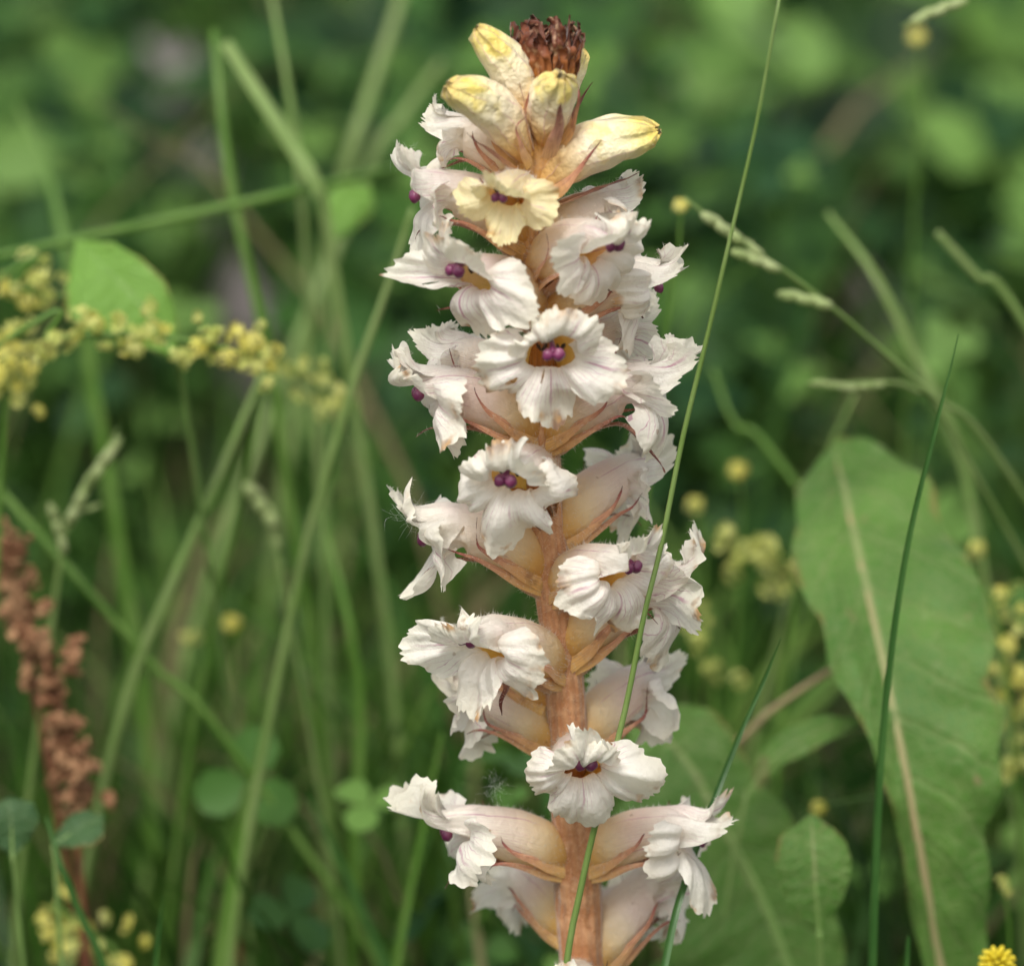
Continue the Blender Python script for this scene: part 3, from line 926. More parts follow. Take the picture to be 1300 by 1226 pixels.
def leaf_mesh(P3, wl_, wr_, ref, fold, wave, seed, n=90, m=25, org=(0, 0, 0)):
    P = resample(P3, n)
    T, S, N = frames(P, ref)
    u = np.linspace(0, 1, n)
    wl = np.interp(u, np.linspace(0, 1, len(wl_)), wl_) * MM
    wr = np.interp(u, np.linspace(0, 1, len(wr_)), wr_) * MM
    wl = wl * (1 + .045 * wave * vn(u * 15, 2.2, seed)); wr = wr * (1 + .045 * wave * vn(u * 15, 6.2, seed))
    q = np.linspace(-1, 1, m)
    w = np.where(q[None] < 0, wr[:, None], wl[:, None])      # apex to foot: the left half is on the +side
    lift = fold * np.abs(q)[None] * w - .25 * w * np.maximum(np.abs(q)[None] - .5, 0) ** 2 * 2
    wv = wave * MM * (np.abs(q)[None] ** 1.5) * vn(u[:, None] * 9 + np.sign(q)[None] * 3, q[None] * .8, seed) + .5 * wave * MM * np.abs(q)[None] * vn(u[:, None] * 21, q[None] * 2, seed + 1)
    wv = wv + .22 * wave * MM * vn(u[:, None] * 30 - np.abs(q)[None] * 5, q[None] * 4, seed + 2)
    V = P[:, None] + (w * q[None])[..., None] * S[:, None] + (lift + wv)[..., None] * N[:, None]
    pg = np.zeros((n, m, 4)); pg[..., 0] = u[:, None]; pg[..., 1] = (q * .5 + .5)[None]; pg[..., 3] = 1
    return V.reshape(-1, 3) - np.array(org), grid_faces(n, m), pg.reshape(-1, 4), P

def leaf_thing(name, blade, wl, wr, stalk, mat, label, ref=(0, -1, .5), fold=.12, wave=1.2, seed=1, rib=.9, cat="leaf", group=None, ribmat='rib_green'):
    """blade: midrib pixels from the apex down to the blade's foot; stalk: pixels from there on, then down to the ground"""
    full = pts_px(list(blade) + list(stalk))
    o_ = full[-1]
    nb = len(blade)
    V, F, g, P = leaf_mesh(full[:nb], wl, wr, ref, fold, wave, seed, org=o_)
    lf = link(name, mesh_data(name, V, F, M[mat], g), loc=o_, label=label, cat=cat, group=group)
    T, S, N = frames(P, ref)
    mid = P - N * .25 * MM
    Vt, Ft, gt, _, _ = tube_arrays([Vector(p) for p in mid[2::6]] + [full[nb - 1]], [.12 * rib * MM, .45 * rib * MM, .8 * rib * MM, rib * MM], 40, 7)
    link("midrib", mesh_data("midrib", Vt - np.array(o_), Ft, M[ribmat], gt), lf)
    Vt, Ft, gt, _, _ = tube_arrays(full[nb - 1:], [rib * MM, 1.2 * rib * MM, 1.4 * rib * MM], 24, 7)
    link("leaf_stalk", mesh_data("leaf_stalk", Vt - np.array(o_), Ft, M[ribmat], gt), lf)
    return lf

# ---- sharp grass close to the flower
stem_thing("grass_stalk", [(991, -12, -.012), (962, 150, -.012), (930, 290, -.012), (895, 440, -.012), (866, 560, -.012), (840, 690, -.013), (818, 780, -.014), (793, 905, -.014),
           (757, 1042, -.014), (735, 1140, -.014), (717, 1240, -.014)], [.2, .3, .38, .42, .46, .5, .55, .6], 'grass_lime', "long thin bright green grass stem crossing in front of the white flower spike")
blade_thing("grass_shoot", [(1217, 424, .016), (1188, 540, .016), (1152, 690, .016), (1128, 850, .016), (1114, 1020, .016), (1106, 1230, .016)], [.15, .7, 1.0, 1.15, 1.3, 1.5, 1.7, 1.8], 'grass_dark', "upright dark green grass blade passing in front of the big wavy leaf")
blade_thing("grass_shoot", [(991, 810, .012), (972, 858, .012), (940, 930, .010), (908, 1010, .006), (872, 1110, -.004), (842, 1230, -.012)], [.1, .6, .9, 1.1, 1.2, 1.3, 1.4], 'grass_dark', "dark grass blade with frayed tip beside the lowest side flower")
blade_thing("grass_shoot", [(1153, 1184, .02), (1150, 1230, .02)], [.1, .9, 1.2, 1.4], 'grass_dark', "short grass tip in front of the big leaf's pale midrib")
blade_thing("grass_shoot", [(207, 1138, .03), (196, 1232, .03)], [.1, .9, 1.2, 1.4], 'grass_dark', "short dark grass tip standing alone near the yellow-green flowers")

# ---- broad leaves
leaf_thing("broad_leaf", [(1058, 566, .110), (1075, 640, .092), (1098, 740, .074), (1125, 860, .060), (1150, 980, .052), (1172, 1100, .050), (1196, 1240, .052)],
           [.5, 8.5, 10.5, 10.5, 9.6, 8.6, 5.0, 3.6, 2.8, 3, 3], [.5, 13, 17, 19.0, 19.5, 19.0, 16.5, 14.5, 12.0, 10.5, 9.0], [(1205, 1330, .052)], 'leaf', "big wavy-edged green leaf with a pale midrib", seed=4, wave=3.0, fold=.16, ribmat='midrib')
leaf_thing("broad_leaf", [(800, 905, .085), (868, 960, .08), (920, 1050, .075), (972, 1150, .072), (1010, 1250, .07)],
           [.5, 13, 19, 20, 19, 17], [.5, 9, 10, 11, 11, 10], [(1025, 1330, .07)], 'leaf', "large smooth green leaf slanting behind the lowest flowers", seed=8, wave=1.5, fold=.14)
leaf_thing("oval_leaf", [(1030, 1034, .045), (1033, 1080, .040), (1036, 1130, .038), (1040, 1182, .038)], [.4, 5.6, 6.6, 6.2, 4.2, .5], [.4, 5.2, 6.2, 5.8, 4.0, .5], [(1042, 1250, .04)], 'leaf', "small oval green leaf upright on its own stalk", seed=5, wave=.5, rib=.45)
leaf_thing("curved_leaf", [(1096, 914, .075), (1040, 928, .072), (985, 958, .07), (948, 1008, .07)], [.3, 2.6, 3.2, 2.4, .8], [.3, 2.4, 3.0, 2.4, .8], [(930, 1100, .07)], 'leaf', "narrow green leaf arching beside the oval leaf", seed=6, wave=.5, rib=.4, ref=(0, -.7, .9))
leaf_thing("round_leaf", [(96, 306, .10), (140, 345, .095), (185, 395, .092), (222, 452, .09)], [.3, 8, 10.5, 9.5, 5, .5], [.3, 4, 5.5, 6, 4, .5], [(240, 540, .10)], 'leaf_bright', "bright light-green rounded leaf above the yellow blossoms", seed=7, wave=.6, rib=.5)
leaf_thing("round_leaf", [(10, 1012, .05), (14, 1040, .048), (16, 1085, .047)], [.4, 5.0, 5.6, 3.8, .4], [.4, 4.0, 4.8, 3.4, .4], [(24, 1160, .05)], 'leaf_dark', "dark blue-green round leaflet at the foot of the rust seed head", seed=9, wave=.4, rib=.35)
leaf_thing("round_leaf", [(132, 1036, .052), (104, 1048, .05), (68, 1072, .049)], [.3, 2.6, 3.2, 2.4, .3], [.3, 3.6, 4.4, 3.2, .3], [(74, 1160, .05)], 'leaf_dark', "dark green oval leaflet beneath the rust seed head", seed=10, wave=.4, rib=.35, ref=(0, -.7, .9))
blade_thing("grass_shoot", [(58, 1036, .042), (78, 1100, .04), (104, 1165, .04), (136, 1240, .04)], [.3, 1.2, 1.3, 1.3, 1.4], 'grass_dark', "thin dark stalk slanting below the dark round leaflets")
leaf_thing("bright_leaf", [(470, 235, .17), (445, 262, .165), (420, 305, .16)], [.3, 4.2, 5, 3.5, .3], [.3, 3.5, 4.2, 3, .3], [(418, 400, .16)], 'leaf_bright', "small light-green leaf hanging below the slanting grass stem", seed=12, wave=.6, rib=.35)

# ---- blurred grass stems and blades behind
B = 'grass'
stem_thing("grass_stalk", [(620, 196, .20), (500, 214, .17), (390, 240, .15), (200, 282, .14), (0, 326, .13), (-120, 360, .13)], [.9, 1.1, 1.2, 1.2, 1.2, 1.2], 'grass_green', "long green grass stem lying almost level behind the spike")
stem_thing("grass_stalk", [(342, -20, .18), (362, 90, .17), (378, 200, .165), (388, 330, .165)], [.8, 1.0, 1.1, 1.1], 'grass_pale', "pale upright stem crossing the almost level grass stem")
blade_thing("grass_shoot", [(285, 55, .16), (330, 125, .15), (372, 190, .145), (402, 240, .142), (420, 330, .145)], [2.2, 2.8, 2.6, 2.0, 1.6], 'grass_pale', "wide pale blade leaning onto the almost level grass stem")
stem_thing("grass_stalk", [(272, 40, .17), (282, 150, .16), (300, 270, .155), (330, 400, .15), (345, 480, .15)], [1.1, 1.4, 1.3, 1.3, 1.3], 'grass_green', "thick green stem crossing the wide pale blade")
stem_thing("grass_stalk", [(512, -10, .28), (480, 90, .27), (448, 190, .26), (420, 300, .26)], [1.6, 2.0, 1.8, 1.6], 'grass_pale', "soft pale stem rising behind the topmost buds")
stem_thing("grass_stalk", [(560, 80, .28), (510, 150, .27), (455, 245, .26)], [1.2, 1.6, 1.8], 'grass_pale', "shorter soft pale stem beside the topmost buds")
stem_thing("grass_stalk", [(524, 265, .10), (490, 370, .10), (455, 470, .10), (415, 600, .10), (378, 740, .10)], [.7, .9, 1.1, 1.1, 1.2], 'grass_pale', "slender pale grass stem leaning toward the middle flowers")
stem_thing("grass_stalk", [(-20, 600, .12), (60, 690, .115), (130, 770, .11), (200, 850, .11), (280, 930, .11)], [1.1, 1.1, 1.0, 1.0], 'grass_green', "green stem slanting down across the pale jointed stem")
stem_thing("grass_stalk", [(335, 470, .12), (280, 600, .115), (215, 750, .11), (170, 860, .11), (130, 1010, .11)], [.9, 1.2, 1.5, 1.2, 1.2], 'grass_pale', "pale jointed grass stem leaning beside the rust seed head")
blade_thing("grass_shoot", [(352, 850, .10), (330, 960, .10), (300, 1080, .10), (280, 1200, .10)], [1.4, 2.2, 2.6, 2.6], 'grass_green', "broad green blade beside a dark red stem")
stem_thing("dry_stalk", [(318, 980, .13), (308, 1080, .13), (300, 1240, .13)], [1.0, 1.3, 1.4], 'red_stem', "dark red dry stem behind a broad green blade", cat="dry stem")
blade_thing("grass_shoot", [(405, 640, .14), (440, 780, .13), (455, 900, .13), (450, 1040, .13)], [.6, 2.0, 2.4, 2.6], 'grass_green', "soft upright green blade between pale stem and spike")
blade_thing("grass_shoot", [(560, 930, .09), (540, 1030, .09), (515, 1150, .09), (500, 1240, .09)], [.6, 1.4, 1.8, 2.0], 'grass_green', "green blade rising beside the lowest side flower's browned petal")
blade_thing("grass_shoot", [(390, 1010, .10), (430, 1090, .10), (470, 1180, .10), (500, 1260, .10)], [.6, 1.6, 2.0, 2.0], 'grass_dark', "dark blade slanting toward the foot of the spike")
blade_thing("grass_shoot", [(20, 130, .22), (60, 220, .21), (85, 330, .20), (110, 450, .20)], [.6, 2.0, 2.6, 2.6], 'grass_green', "soft green blade rising behind the bright rounded leaf")
stem_thing("grass_stalk", [(1190, 295, .12), (1240, 350, .12), (1310, 425, .12)], [.9, 1.1, 1.1], 'grass_pale', "pale cut-off stem leaning out above the dark blade")
blade_thing("grass_shoot", [(1050, 270, .16), (1110, 350, .15), (1170, 470, .15), (1215, 570, .15), (1240, 690, .15)], [.8, 1.8, 2.0, 1.8, 1.8], 'grass_pale', "soft pale blade bending behind the dark upright blade")
stem_thing("grass_stalk", [(905, 470, .16), (935, 540, .155), (1000, 600, .15)], [.6, .9, 1.0], 'grass_green', "short soft stem behind the middle side flower")
stem_thing("grass_stalk", [(1085, 500, .14), (1050, 580, .14), (1020, 680, .14)], [.5, .8, .9], 'grass_pale', "thin pale stem rising behind the big leaf's tip")
stem_thing("grass_stalk", [(1080, 835, .09), (1010, 880, .09), (960, 920, .09), (900, 1000, .09)], [.7, 1.0, 1.0], 'grass_straw', "straw-coloured stem lying behind the narrow arching leaf", cat="dry stem")

# ---- grasses with spikelets
def spikelet_mesh(L, w, seed):
    parts = []
    r = np.random.default_rng(seed)
    for i in range(5):
        u = i / 5
        sd_ = -1 if i % 2 else 1
        c = np.array([u * L * .75, sd_ * w * .22, 0])
        v, f, g = blob((0, 0, 0), (L * .19, w * .32, w * .3), seed + i, 6, 7, .1)
        an = .22 * sd_
        v = np.stack([v[:, 0] * math.cos(an) - v[:, 1] * math.sin(an), v[:, 0] * math.sin(an) + v[:, 1] * math.cos(an), v[:, 2]], 1) + c
        parts.append((v, f, g))
    V, F, g = join(parts)
    return mesh_data("spikelet", V * MM, F, M['spike'], g)
M['spike'] = simple("pale_spikelet", (0.34, 0.43, 0.16), .5, .3, .35, (0.44, 0.50, 0.24), 150)
SPK = spikelet_mesh(9, 3.0, 3)
def spikelet_grass(path, r_mm, spk, label):
    st, P = stem_thing("spikelet_grass", path, r_mm, 'grass_pale', label, cat="grass", group=None)
    for (x0, y0, x1, y1, Y, k) in spk:
        a_, b_ = at(x0, y0, Y), at(x1, y1, Y)
        d = b_ - a_
        o = link("spikelet", SPK, st, loc=a_ - st.location)
        o.rotation_euler = d.to_track_quat('X', 'Z').to_euler()
        s_ = d.length / (8.5 * MM)
        o.scale = (s_, s_ * k, s_ * k)
spikelet_grass([(868, 250, .07), (930, 300, .07), (1010, 355, .075), (1080, 410, .08), (1180, 500, .09), (1275, 592, .10)], [.3, .5, .6, .7, .8, .8],
               [(935, 302, 880, 262, .07, 1), (980, 338, 915, 312, .07, .9), (1045, 385, 972, 368, .075, .9), (960, 318, 905, 280, .072, .8)], "arching grass with pale spikelets beside the round yellow blossom")
spikelet_grass([(1022, 487, .09), (1060, 488, .09), (1110, 486, .09), (1160, 495, .095), (1215, 560, .10)], [.3, .5, .6, .7, .8],
               [(1070, 490, 1018, 484, .09, .8), (1115, 488, 1062, 492, .09, .8)], "low grass spray with two spikelets above the big leaf")
spikelet_grass([(1145, 34, .10), (1200, 8, .10), (1260, -30, .10), (1330, 20, .10), (1370, 140, .10)], [.3, .5, .7, .9, 1.0], [(1215, 4, 1140, 34, .10, .8)], "grass with one long pale spikelet hanging at the top corner")
spikelet_grass([(150, 545, .10), (120, 600, .10), (88, 660, .10), (70, 760, .10)], [.3, .6, .8, .9],
               [(115, 610, 160, 545, .10, .9), (88, 662, 118, 600, .10, 1), (80, 690, 60, 625, .10, .8), (95, 650, 135, 640, .10, .7)], "small grass head with pale spikelets above the slanting green stem")
spikelet_grass([(310, 600, .12), (340, 650, .12), (360, 740, .12)], [.3, .6, .8], [(345, 660, 305, 600, .12, 1.1), (352, 690, 335, 640, .12, .9)], "short grass head with plump pale spikelets beside the jointed stem")

# ---- yellow flower stalks
def floret_mesh(name, r_mm, n, mat, seed, petals=4):
    """a little whorl of four-petalled florets"""
    r = np.random.default_rng(seed)
    parts = []
    for i in range(n):
        d = r.normal(0, 1, 3); d /= np.linalg.norm(d); d[2] = abs(d[2]) * .8
        c = d * r_mm * .75
        ref = np.cross(d, [0.3, .2, 1]); ref /= np.linalg.norm(ref); rf2 = np.cross(d, ref)
        for q in range(petals):
            an = q * 2 * math.pi / petals + r.random()
            e = math.cos(an) * ref + math.sin(an) * rf2; f_ = np.cross(d, e)
            s_ = r_mm * .62
            V = np.array([c, c + e * s_ * .5 + f_ * s_ * .28 + d * s_ * .15, c + e * s_ + d * s_ * .1, c + e * s_ * .5 - f_ * s_ * .28 + d * s_ * .15])
            parts.append((V, [(0, 1, 2, 3)], np.tile([.5, .5, r.random(), 1], (4, 1))))
    V, F, g = join(parts)
    return mesh_data(name, V * MM, F, M[mat], g, smooth=False)
WHORL = [floret_mesh("blossom", 2.6, 11, 'yellow_green', s_) for s_ in (1, 2)] + [floret_mesh("blossom", 2.6, 11, 'yellow', 3)]
def flower_stalk(path, count, spread, label, size=1.0, seed=1, mats=(0, 1, 2), r_mm=(.5, .7, .8), u0=0, u1=.9):
    """blossoms strung along the visible part of the path"""
    r = np.random.default_rng(seed)
    st, P = stem_thing("flowering_stalk", path, r_mm, 'grass_green', label, cat="wildflower")
    vis = resample([at(*q) for q in path], 60)
    count = int(count * 1.9)
    for i in range(count):
        u = u0 + (u1 - u0) * (i + r.random() * .6) / count
        p = vis[int(u * 59)] + r.normal(0, spread * 1.15 * MM, 3)
        o = link("blossom", WHORL[mats[int(r.integers(len(mats)))]], st, loc=Vector(p) - st.location, rot=tuple(r.random(3) * 3))
        o.scale = tuple(size * .66 * r.uniform(.5, 1.3, 3))
flower_stalk([(345, 452, .075), (300, 446, .075), (220, 430, .075), (130, 425, .075), (60, 432, .075), (-20, 450, .075)], 30, 1.7, "yellow-green flowering stalk lying below the bright rounded leaf", 1.15, 2, u1=1)
flower_stalk([(440, 520, .13), (410, 495, .125), (375, 468, .12), (345, 470, .12), (320, 560, .12)], 10, 1.6, "faded yellow stalk end at the far tip of the lying one", 1.0, 3, mats=(0, 1), u1=.7)
flower_stalk([(100, 372, .10), (60, 376, .10), (15, 365, .10), (-40, 380, .10)], 12, 2.0, "yellow flowering stalk end touching the bright rounded leaf", 1.1, 4, u1=1)
flower_stalk([(8, 440, .09), (14, 480, .09), (8, 520, .09), (2, 600, .09)], 10, 2.2, "upright yellow flower cluster meeting the lying stalk", 1.2, 5, mats=(1, 2), u1=.7)
flower_stalk([(60, 1150, .09), (95, 1165, .09), (125, 1190, .09), (150, 1215, .09), (160, 1280, .09)], 12, 2.4, "pale yellow blossoms below the dark round leaflets", 1.2, 6, u1=.9)
flower_stalk([(930, 690, .13), (960, 705, .13), (985, 700, .13), (1010, 740, .13), (1000, 840, .13)], 13, 2.6, "faded yellow blossoms close behind the big leaf's wavy edge", 1.15, 7, mats=(0, 1), u1=.8)
flower_stalk([(1255, 745, .10), (1270, 800, .10), (1278, 860, .10), (1285, 930, .10), (1292, 1000, .10)], 16, 1.8, "tall yellow-green flower spike behind the big leaf", 1.1, 8, u1=1)
flower_stalk([(890, 790, .14), (900, 820, .14), (905, 870, .14)], 5, 2.2, "small faded blossoms behind the side flower with brown calyx", 1.1, 9, mats=(0, 1))

def button(px, py, Y, size, label, lean=0, mats=(2,), n=3, seed=1):
    r = np.random.default_rng(seed)
    st, P = stem_thing("yellow_flower", [(px, py, Y), (px + 4 + lean, py + 60, Y), (px + lean * 2, py + 140, Y)], (.35, .45, .5), 'grass_green', label, cat="wildflower", n=24)
    for i in range(n):
        o = link("blossom", WHORL[mats[i % len(mats)]], st, loc=at(px, py, Y) + Vector(r.normal(0, .7 * MM * size, 3)) - st.location, rot=tuple(r.random(3)))
        o.scale = (size * .68,) * 3
button(865, 262, .09, .72, "round yellow blossom at the tip of the arching spikelet grass", -8)
button(938, 598, .16, .95, "soft yellow blossom above the big leaf's shoulder")
button(884, 642, .15, .9, "greenish yellow blossom beside the bright grass stem", 4, (0, 2))
button(295, 792, .14, .95, "yellow blossom among low green leaves beside the jointed stem")
button(243, 806, .15, .8, "dull yellow blossom next to a brighter one in the low leaves", 0, (0,), seed=3)
button(1040, 1026, .09, .75, "yellow blossom peeking over the oval leaf", 3)
button(1242, 698, .13, .9, "yellow blossom on the far side of the big leaf", 3, (0, 2))
button(1165, 48, .22, 1.0, "yellow blossom beneath the long hanging spikelet")
button(1275, 1125, .06, .8, "pale green flower head above the brightest yellow flower", 3, (0, 1), seed=4)
fl, P = stem_thing("clover_flower", [(1266, 1216, .012), (1268, 1260, .012), (1272, 1330, .012)], (.4, .5, .55), 'grass_green', "brightest yellow clover-like flower head of many florets", cat="wildflower", n=24)
M['bright_yellow'] = simple("bright_yellow", (0.72, 0.58, 0.03), .45, .3, .3, (0.80, 0.68, 0.06), 600)
fr = np.random.default_rng(5)
bv, bf, bg_ = blob((0, 0, 0), (.55, .40, 1.0), 5, 7, 8, .12)
FLO = mesh_data("floret", bv * MM, bf, M['bright_yellow'], bg_)
for i in range(46):
    z = 1 - (i + .5) / 46 * 1.75
    rr = math.sqrt(max(0, 1 - z * z)); an = i * 2.39996
    d = Vector((rr * math.cos(an), rr * math.sin(an), z))
    o = link("floret", FLO, fl, loc=at(1266, 1222, .012) + Vector((d.x * 2.2, d.y * 2.2, d.z * 2.0)) * MM - fl.location)
    o.rotation_euler = d.to_track_quat('Z', 'Y').to_euler()

# ---- rust-brown seed head
def seed_head(path, label, n, seed, spread, size):
    r = np.random.default_rng(seed)
    st, P = stem_thing("dry_seed_head", path, (.6, .8, 1.0), 'red_stem', label, cat="seed head")
    vis = resample([at(*q) for q in path], 60)
    parts = []
    for i in range(9):
        d = r.normal(0, 1, 3)
        parts.append(blob(d * .9, r.uniform(.7, 1.3, 3), i, 6, 8, .3))
    V, F, g = join(parts)
    me = mesh_data("seed_cluster", V * MM, F, M['seed'], g)
    for i in range(n):
        p = vis[int((i + r.random()) / n * 58)] + r.normal(0, spread * MM, 3)
        o = link("seed_cluster", me, st, loc=Vector(p) - st.location, rot=tuple(r.random(3) * 6))
        o.scale = tuple(size * r.uniform(.45, 1.25, 3))
seed_head([(38, 790, .085), (58, 850, .085), (75, 910, .085), (88, 970, .085), (95, 1035, .085)], "drooping rust-brown seed head beside the pale jointed stem", 95, 2, 2.0, .75)
seed_head([(12, 675, .10), (14, 720, .10), (18, 760, .10), (30, 810, .10)], "smaller rust-brown seed head above the drooping one", 40, 3, 1.5, .75)

# ---- stones among the far grass
t = NT("pale_stone")
n = t.noise(30, 5)
c = t.mix(t.rng(n, .3, .7), (0.17, 0.15, 0.145), (0.27, 0.245, 0.235))
M['stone'] = t.finish(c, .85, .2, 0, t.bump(n, .6, .004))
STONES = [(215, 100, 60, "pinkish grey stone behind the thick green stem and wide blade"), (320, 385, 45, "grey stone behind the slanting stems' crossing"),
          (600, 15, 60, "grey stone behind the withered tip"), (830, 130, 55, "pale grey stone beside the large closed bud"),
          (985, 95, 50, "pale stone beside the top of the long grass stem"), (1105, 400, 60, "blue-grey stone behind the arching spikelet grass"),
          (265, 240, 35, "grey pebble under the wide pale blade"), ]
KEEP = []
for i, (px, py, rp, lab) in enumerate(STONES):
    d = (at(px, py, 0) - CAM).normalized()
    p = CAM + d * ((.045 - CAM.z) / d.z)                  # where the line of sight comes down to stone-top height
    rx = rp * PXM * (p - CAM).length / DIST
    v, f, g = blob((0, 0, 0), (rx, rx * .8, max(.03, rx * .75)), 40 + i, 14, 20, .25)
    link("stone", mesh_data("stone", v, f, M['stone'], g), loc=(p.x, p.y, .03), label=lab, cat="stone")
    KEEP.append((p.x, p.y, rx))

# ---- uncountable grass and low leaves
M['field'] = field_material("meadow_grass", [(0.0, (0.010, 0.030, 0.006)), (0.35, (0.028, 0.082, 0.012)), (0.65, (0.070, 0.16, 0.022)), (0.85, (0.15, 0.25, 0.05)), (0.95, (0.20, 0.20, 0.09)), (1.0, (0.27, 0.20, 0.11))], .35)
M['herb'] = field_material("low_leaves", [(0.0, (0.007, 0.026, 0.011)), (0.4, (0.018, 0.062, 0.020)), (0.75, (0.060, 0.150, 0.028)), (1.0, (0.17, 0.31, 0.07))], .35, .5)
def project(P):
    """photo pixels of world points"""
    d = P - np.array(CAM)
    z = d @ np.array(FWD)
    return 650 + (d @ np.array(RIGHT)) / z * DIST / PXM, 613 - (d @ np.array(UPV)) / z * DIST / PXM, z
def scatter(n, r, y0, y1, power=1.0):
    y = y0 + (y1 - y0) * r.random(n) ** power
    half = .16 + (y + .7) * .22
    x = (r.random(n) * 2 - 1) * half
    return x, y
def ground_z(x, y):
    return 0.006 * vn(x * 9, y * 9, 3) + 0.012 * vn(x * 3, y * 3, 4) - 0.018
def clear_of_stones(x, y, h):
    ok = np.ones(len(x), bool)
    for qx, qy, rx in KEEP:
        lim = qx * (y + .58) / (qy + .58)
        ok &= ~((np.abs(x - lim) < rx * .75) & (y < qy) & (y > qy - .40) & (h > .05)) & ~(((x - qx) ** 2 + (y - qy) ** 2) < (rx * .7) ** 2)
    return ok

def blades(n, seed, y0, y1, hmin, hmax, wmin, wmax, power=1.0, lean=.45):
    r = np.random.default_rng(seed)
    x, y = scatter(n, r, y0, y1, power)
    clump = vn(x * 14, y * 14, seed + 2)
    keep = r.random(n) < .55 + .6 * clump
    h = hmin + (hmax - hmin) * r.random(n) ** 1.5 * (1 + .4 * clump)
    # nothing tall right before or around the spike: it stands free
    h = np.where(y < .10, np.minimum(h, .060), h)
    keep &= clear_of_stones(x, y, h) & ~((np.abs(x - .01) < .012) & (np.abs(y) < .012))
    x, y, h, clump = x[keep], y[keep], h[keep], clump[keep]
    n = len(x)
    az = r.random(n) * 2 * math.pi
    ln = lean * (.3 + r.random(n)) * h
    w = (wmin + (wmax - wmin) * r.random(n) ** 1.5)
    base = np.stack([x, y, ground_z(x, y) - .003], 1)
    d = np.stack([np.cos(az), np.sin(az), np.zeros(n)], 1)
    fa = r.random(n) * 2 * math.pi
    sd_ = np.stack([np.cos(fa), np.sin(fa), np.zeros(n)], 1)
    K = 6
    u = np.linspace(0, 1, K)
    P = base[:, None] + d[:, None] * (ln[:, None] * (u ** 2)[None])[..., None] + np.array([0, 0, 1.0]) * (h[:, None] * (u - .25 * u ** 3)[None])[..., None]
    ww = w[:, None] * np.array([.8, 1, 1, .85, .55, .06])[None]
    L = P - sd_[:, None] * ww[..., None] / 2; Rr = P + sd_[:, None] * ww[..., None] / 2
    V = np.stack([L, Rr], 2).reshape(-1, 3)
    i = (np.arange(n) * K * 2)[:, None]
    F = np.concatenate([i + np.array([2 * k, 2 * k + 1, 2 * k + 3, 2 * k + 2]) for k in range(K - 1)])
    hue = np.clip(.40 + .25 * r.normal(size=n) + .22 * clump, 0, 1)
    hue = np.where(r.random(n) < .06, .97, hue)
    pg = np.zeros((n, K, 2, 4)); pg[..., 0] = u[None, :, None]; pg[..., 2] = hue[:, None, None]; pg[..., 3] = 1
    return V, F, pg.reshape(-1, 4)

def put(name, arr, mat, label, cat):
    V = np.vstack([a[0] for a in arr]); off = 0; Fs = []
    for a in arr:
        Fs.append(a[1] + off); off += len(a[0])
    link(name, mesh_data(name, V, np.concatenate(Fs), M[mat], np.vstack([a[2] for a in arr])), label=label, cat=cat, kind="stuff")

put("grass", [blades(9000, 1, -.35, .10, .02, .06, .0012, .003), blades(9000, 2, .10, .55, .03, .13, .0012, .0035), blades(150, 5, .14, .5, .10, .24, .0018, .0045), blades(14000, 3, .5, 1.6, .04, .17, .0016, .006), blades(12000, 4, 1.5, 4.5, .08, .28, .003, .010)],
    'field', "dense green meadow grass all around the spike", "grass")

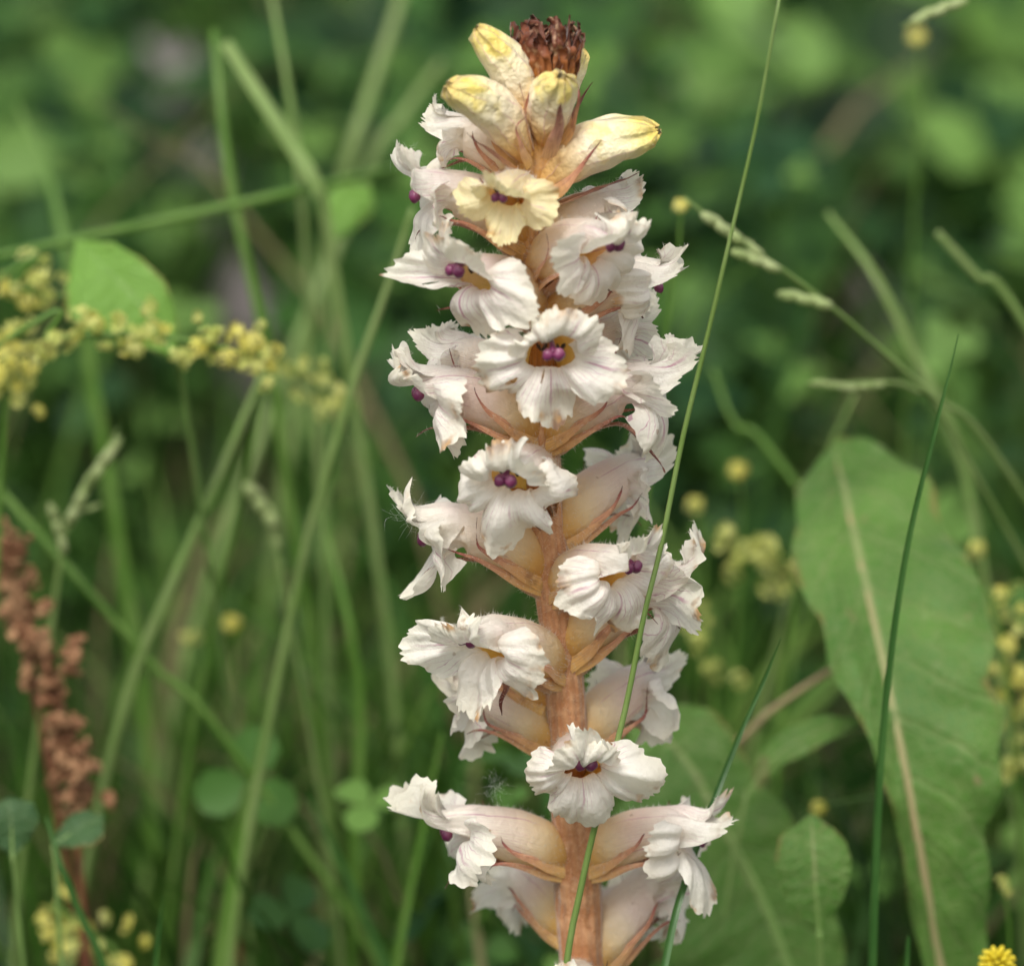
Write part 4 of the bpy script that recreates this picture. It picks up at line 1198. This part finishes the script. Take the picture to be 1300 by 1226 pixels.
def herbs(n, seed, y0, y1, smin, smax, zmax, power=1.0):
    r = np.random.default_rng(seed)
    x, y = scatter(n, r, y0, y1, power)
    clump = vn(x * 11 + 5, y * 11, seed + 7)
    clump = np.clip(clump + .6 * vn(x * 4.3, y * 4.3 + 9, seed + 70), -1, 1)
    keep = (r.random(n) < .38 + 1.3 * clump) & clear_of_stones(x, y, np.full(n, .06))
    x, y, clump = x[keep], y[keep], clump[keep]
    n = len(x)
    z = ground_z(x, y) + .004 + zmax * r.random(n) ** 1.1 * (.75 + .5 * clump)
    z = np.where(y < .10, np.minimum(z, .04), z)
    c = np.stack([x, y, z], 1)
    s = smin + (smax - smin) * r.random(n) ** 1.6
    nr = r.normal(0, .55, (n, 3)); nr[:, 2] += 1; nr[:, 1] -= .35
    nr /= np.linalg.norm(nr, axis=1)[:, None]
    a0 = r.random(n) * 6.28
    e1 = np.cross(nr, np.stack([np.cos(a0), np.sin(a0), np.zeros(n)], 1)); e1 /= np.linalg.norm(e1, axis=1)[:, None]
    e2 = np.cross(nr, e1)
    hue = np.clip(.50 + .30 * r.normal(size=n) + .22 * clump, 0, 1)
    Vs, Fs, G, off = [], [], [], 0
    out = np.array([[0, 0, 0], [.30, .34, .10], [.65, .44, .13], [.95, .26, .06], [1.0, 0, 0.0], [.95, -.26, .06], [.65, -.44, .13], [.30, -.34, .10], [.5, 0, .0]])
    for k in range(3):                                   # three leaflets to a leaf
        an = k * 2.094
        ca, sa = math.cos(an), math.sin(an)
        ee1 = e1 * ca + e2 * sa; ee2 = -e1 * sa + e2 * ca
        P = c[:, None] + s[:, None, None] * (out[None, :, 0:1] * ee1[:, None] + out[None, :, 1:2] * ee2[:, None] + out[None, :, 2:3] * nr[:, None])
        i = (np.arange(n) * 9)[:, None] + off
        for q in range(8):
            if q in (0, 7):
                pass
            Fs.append(i + np.array([8, q, (q + 1) % 8]))
        pg = np.zeros((n, 9, 4)); pg[..., 2] = hue[:, None]; pg[..., 3] = 1
        Vs.append(P.reshape(-1, 3)); G.append(pg.reshape(-1, 4)); off += n * 9
    return np.vstack(Vs), np.concatenate(Fs), np.vstack(G)
put("low_leaves", [herbs(1500, 11, -.3, .10, .004, .010, .03), herbs(9000, 12, .10, .6, .004, .014, .135), herbs(8500, 13, .55, 1.8, .010, .036, .14), herbs(3500, 14, 1.7, 4.5, .012, .04, .14)],
    'herb', "low three-part clover leaves filling the meadow floor", "ground cover")
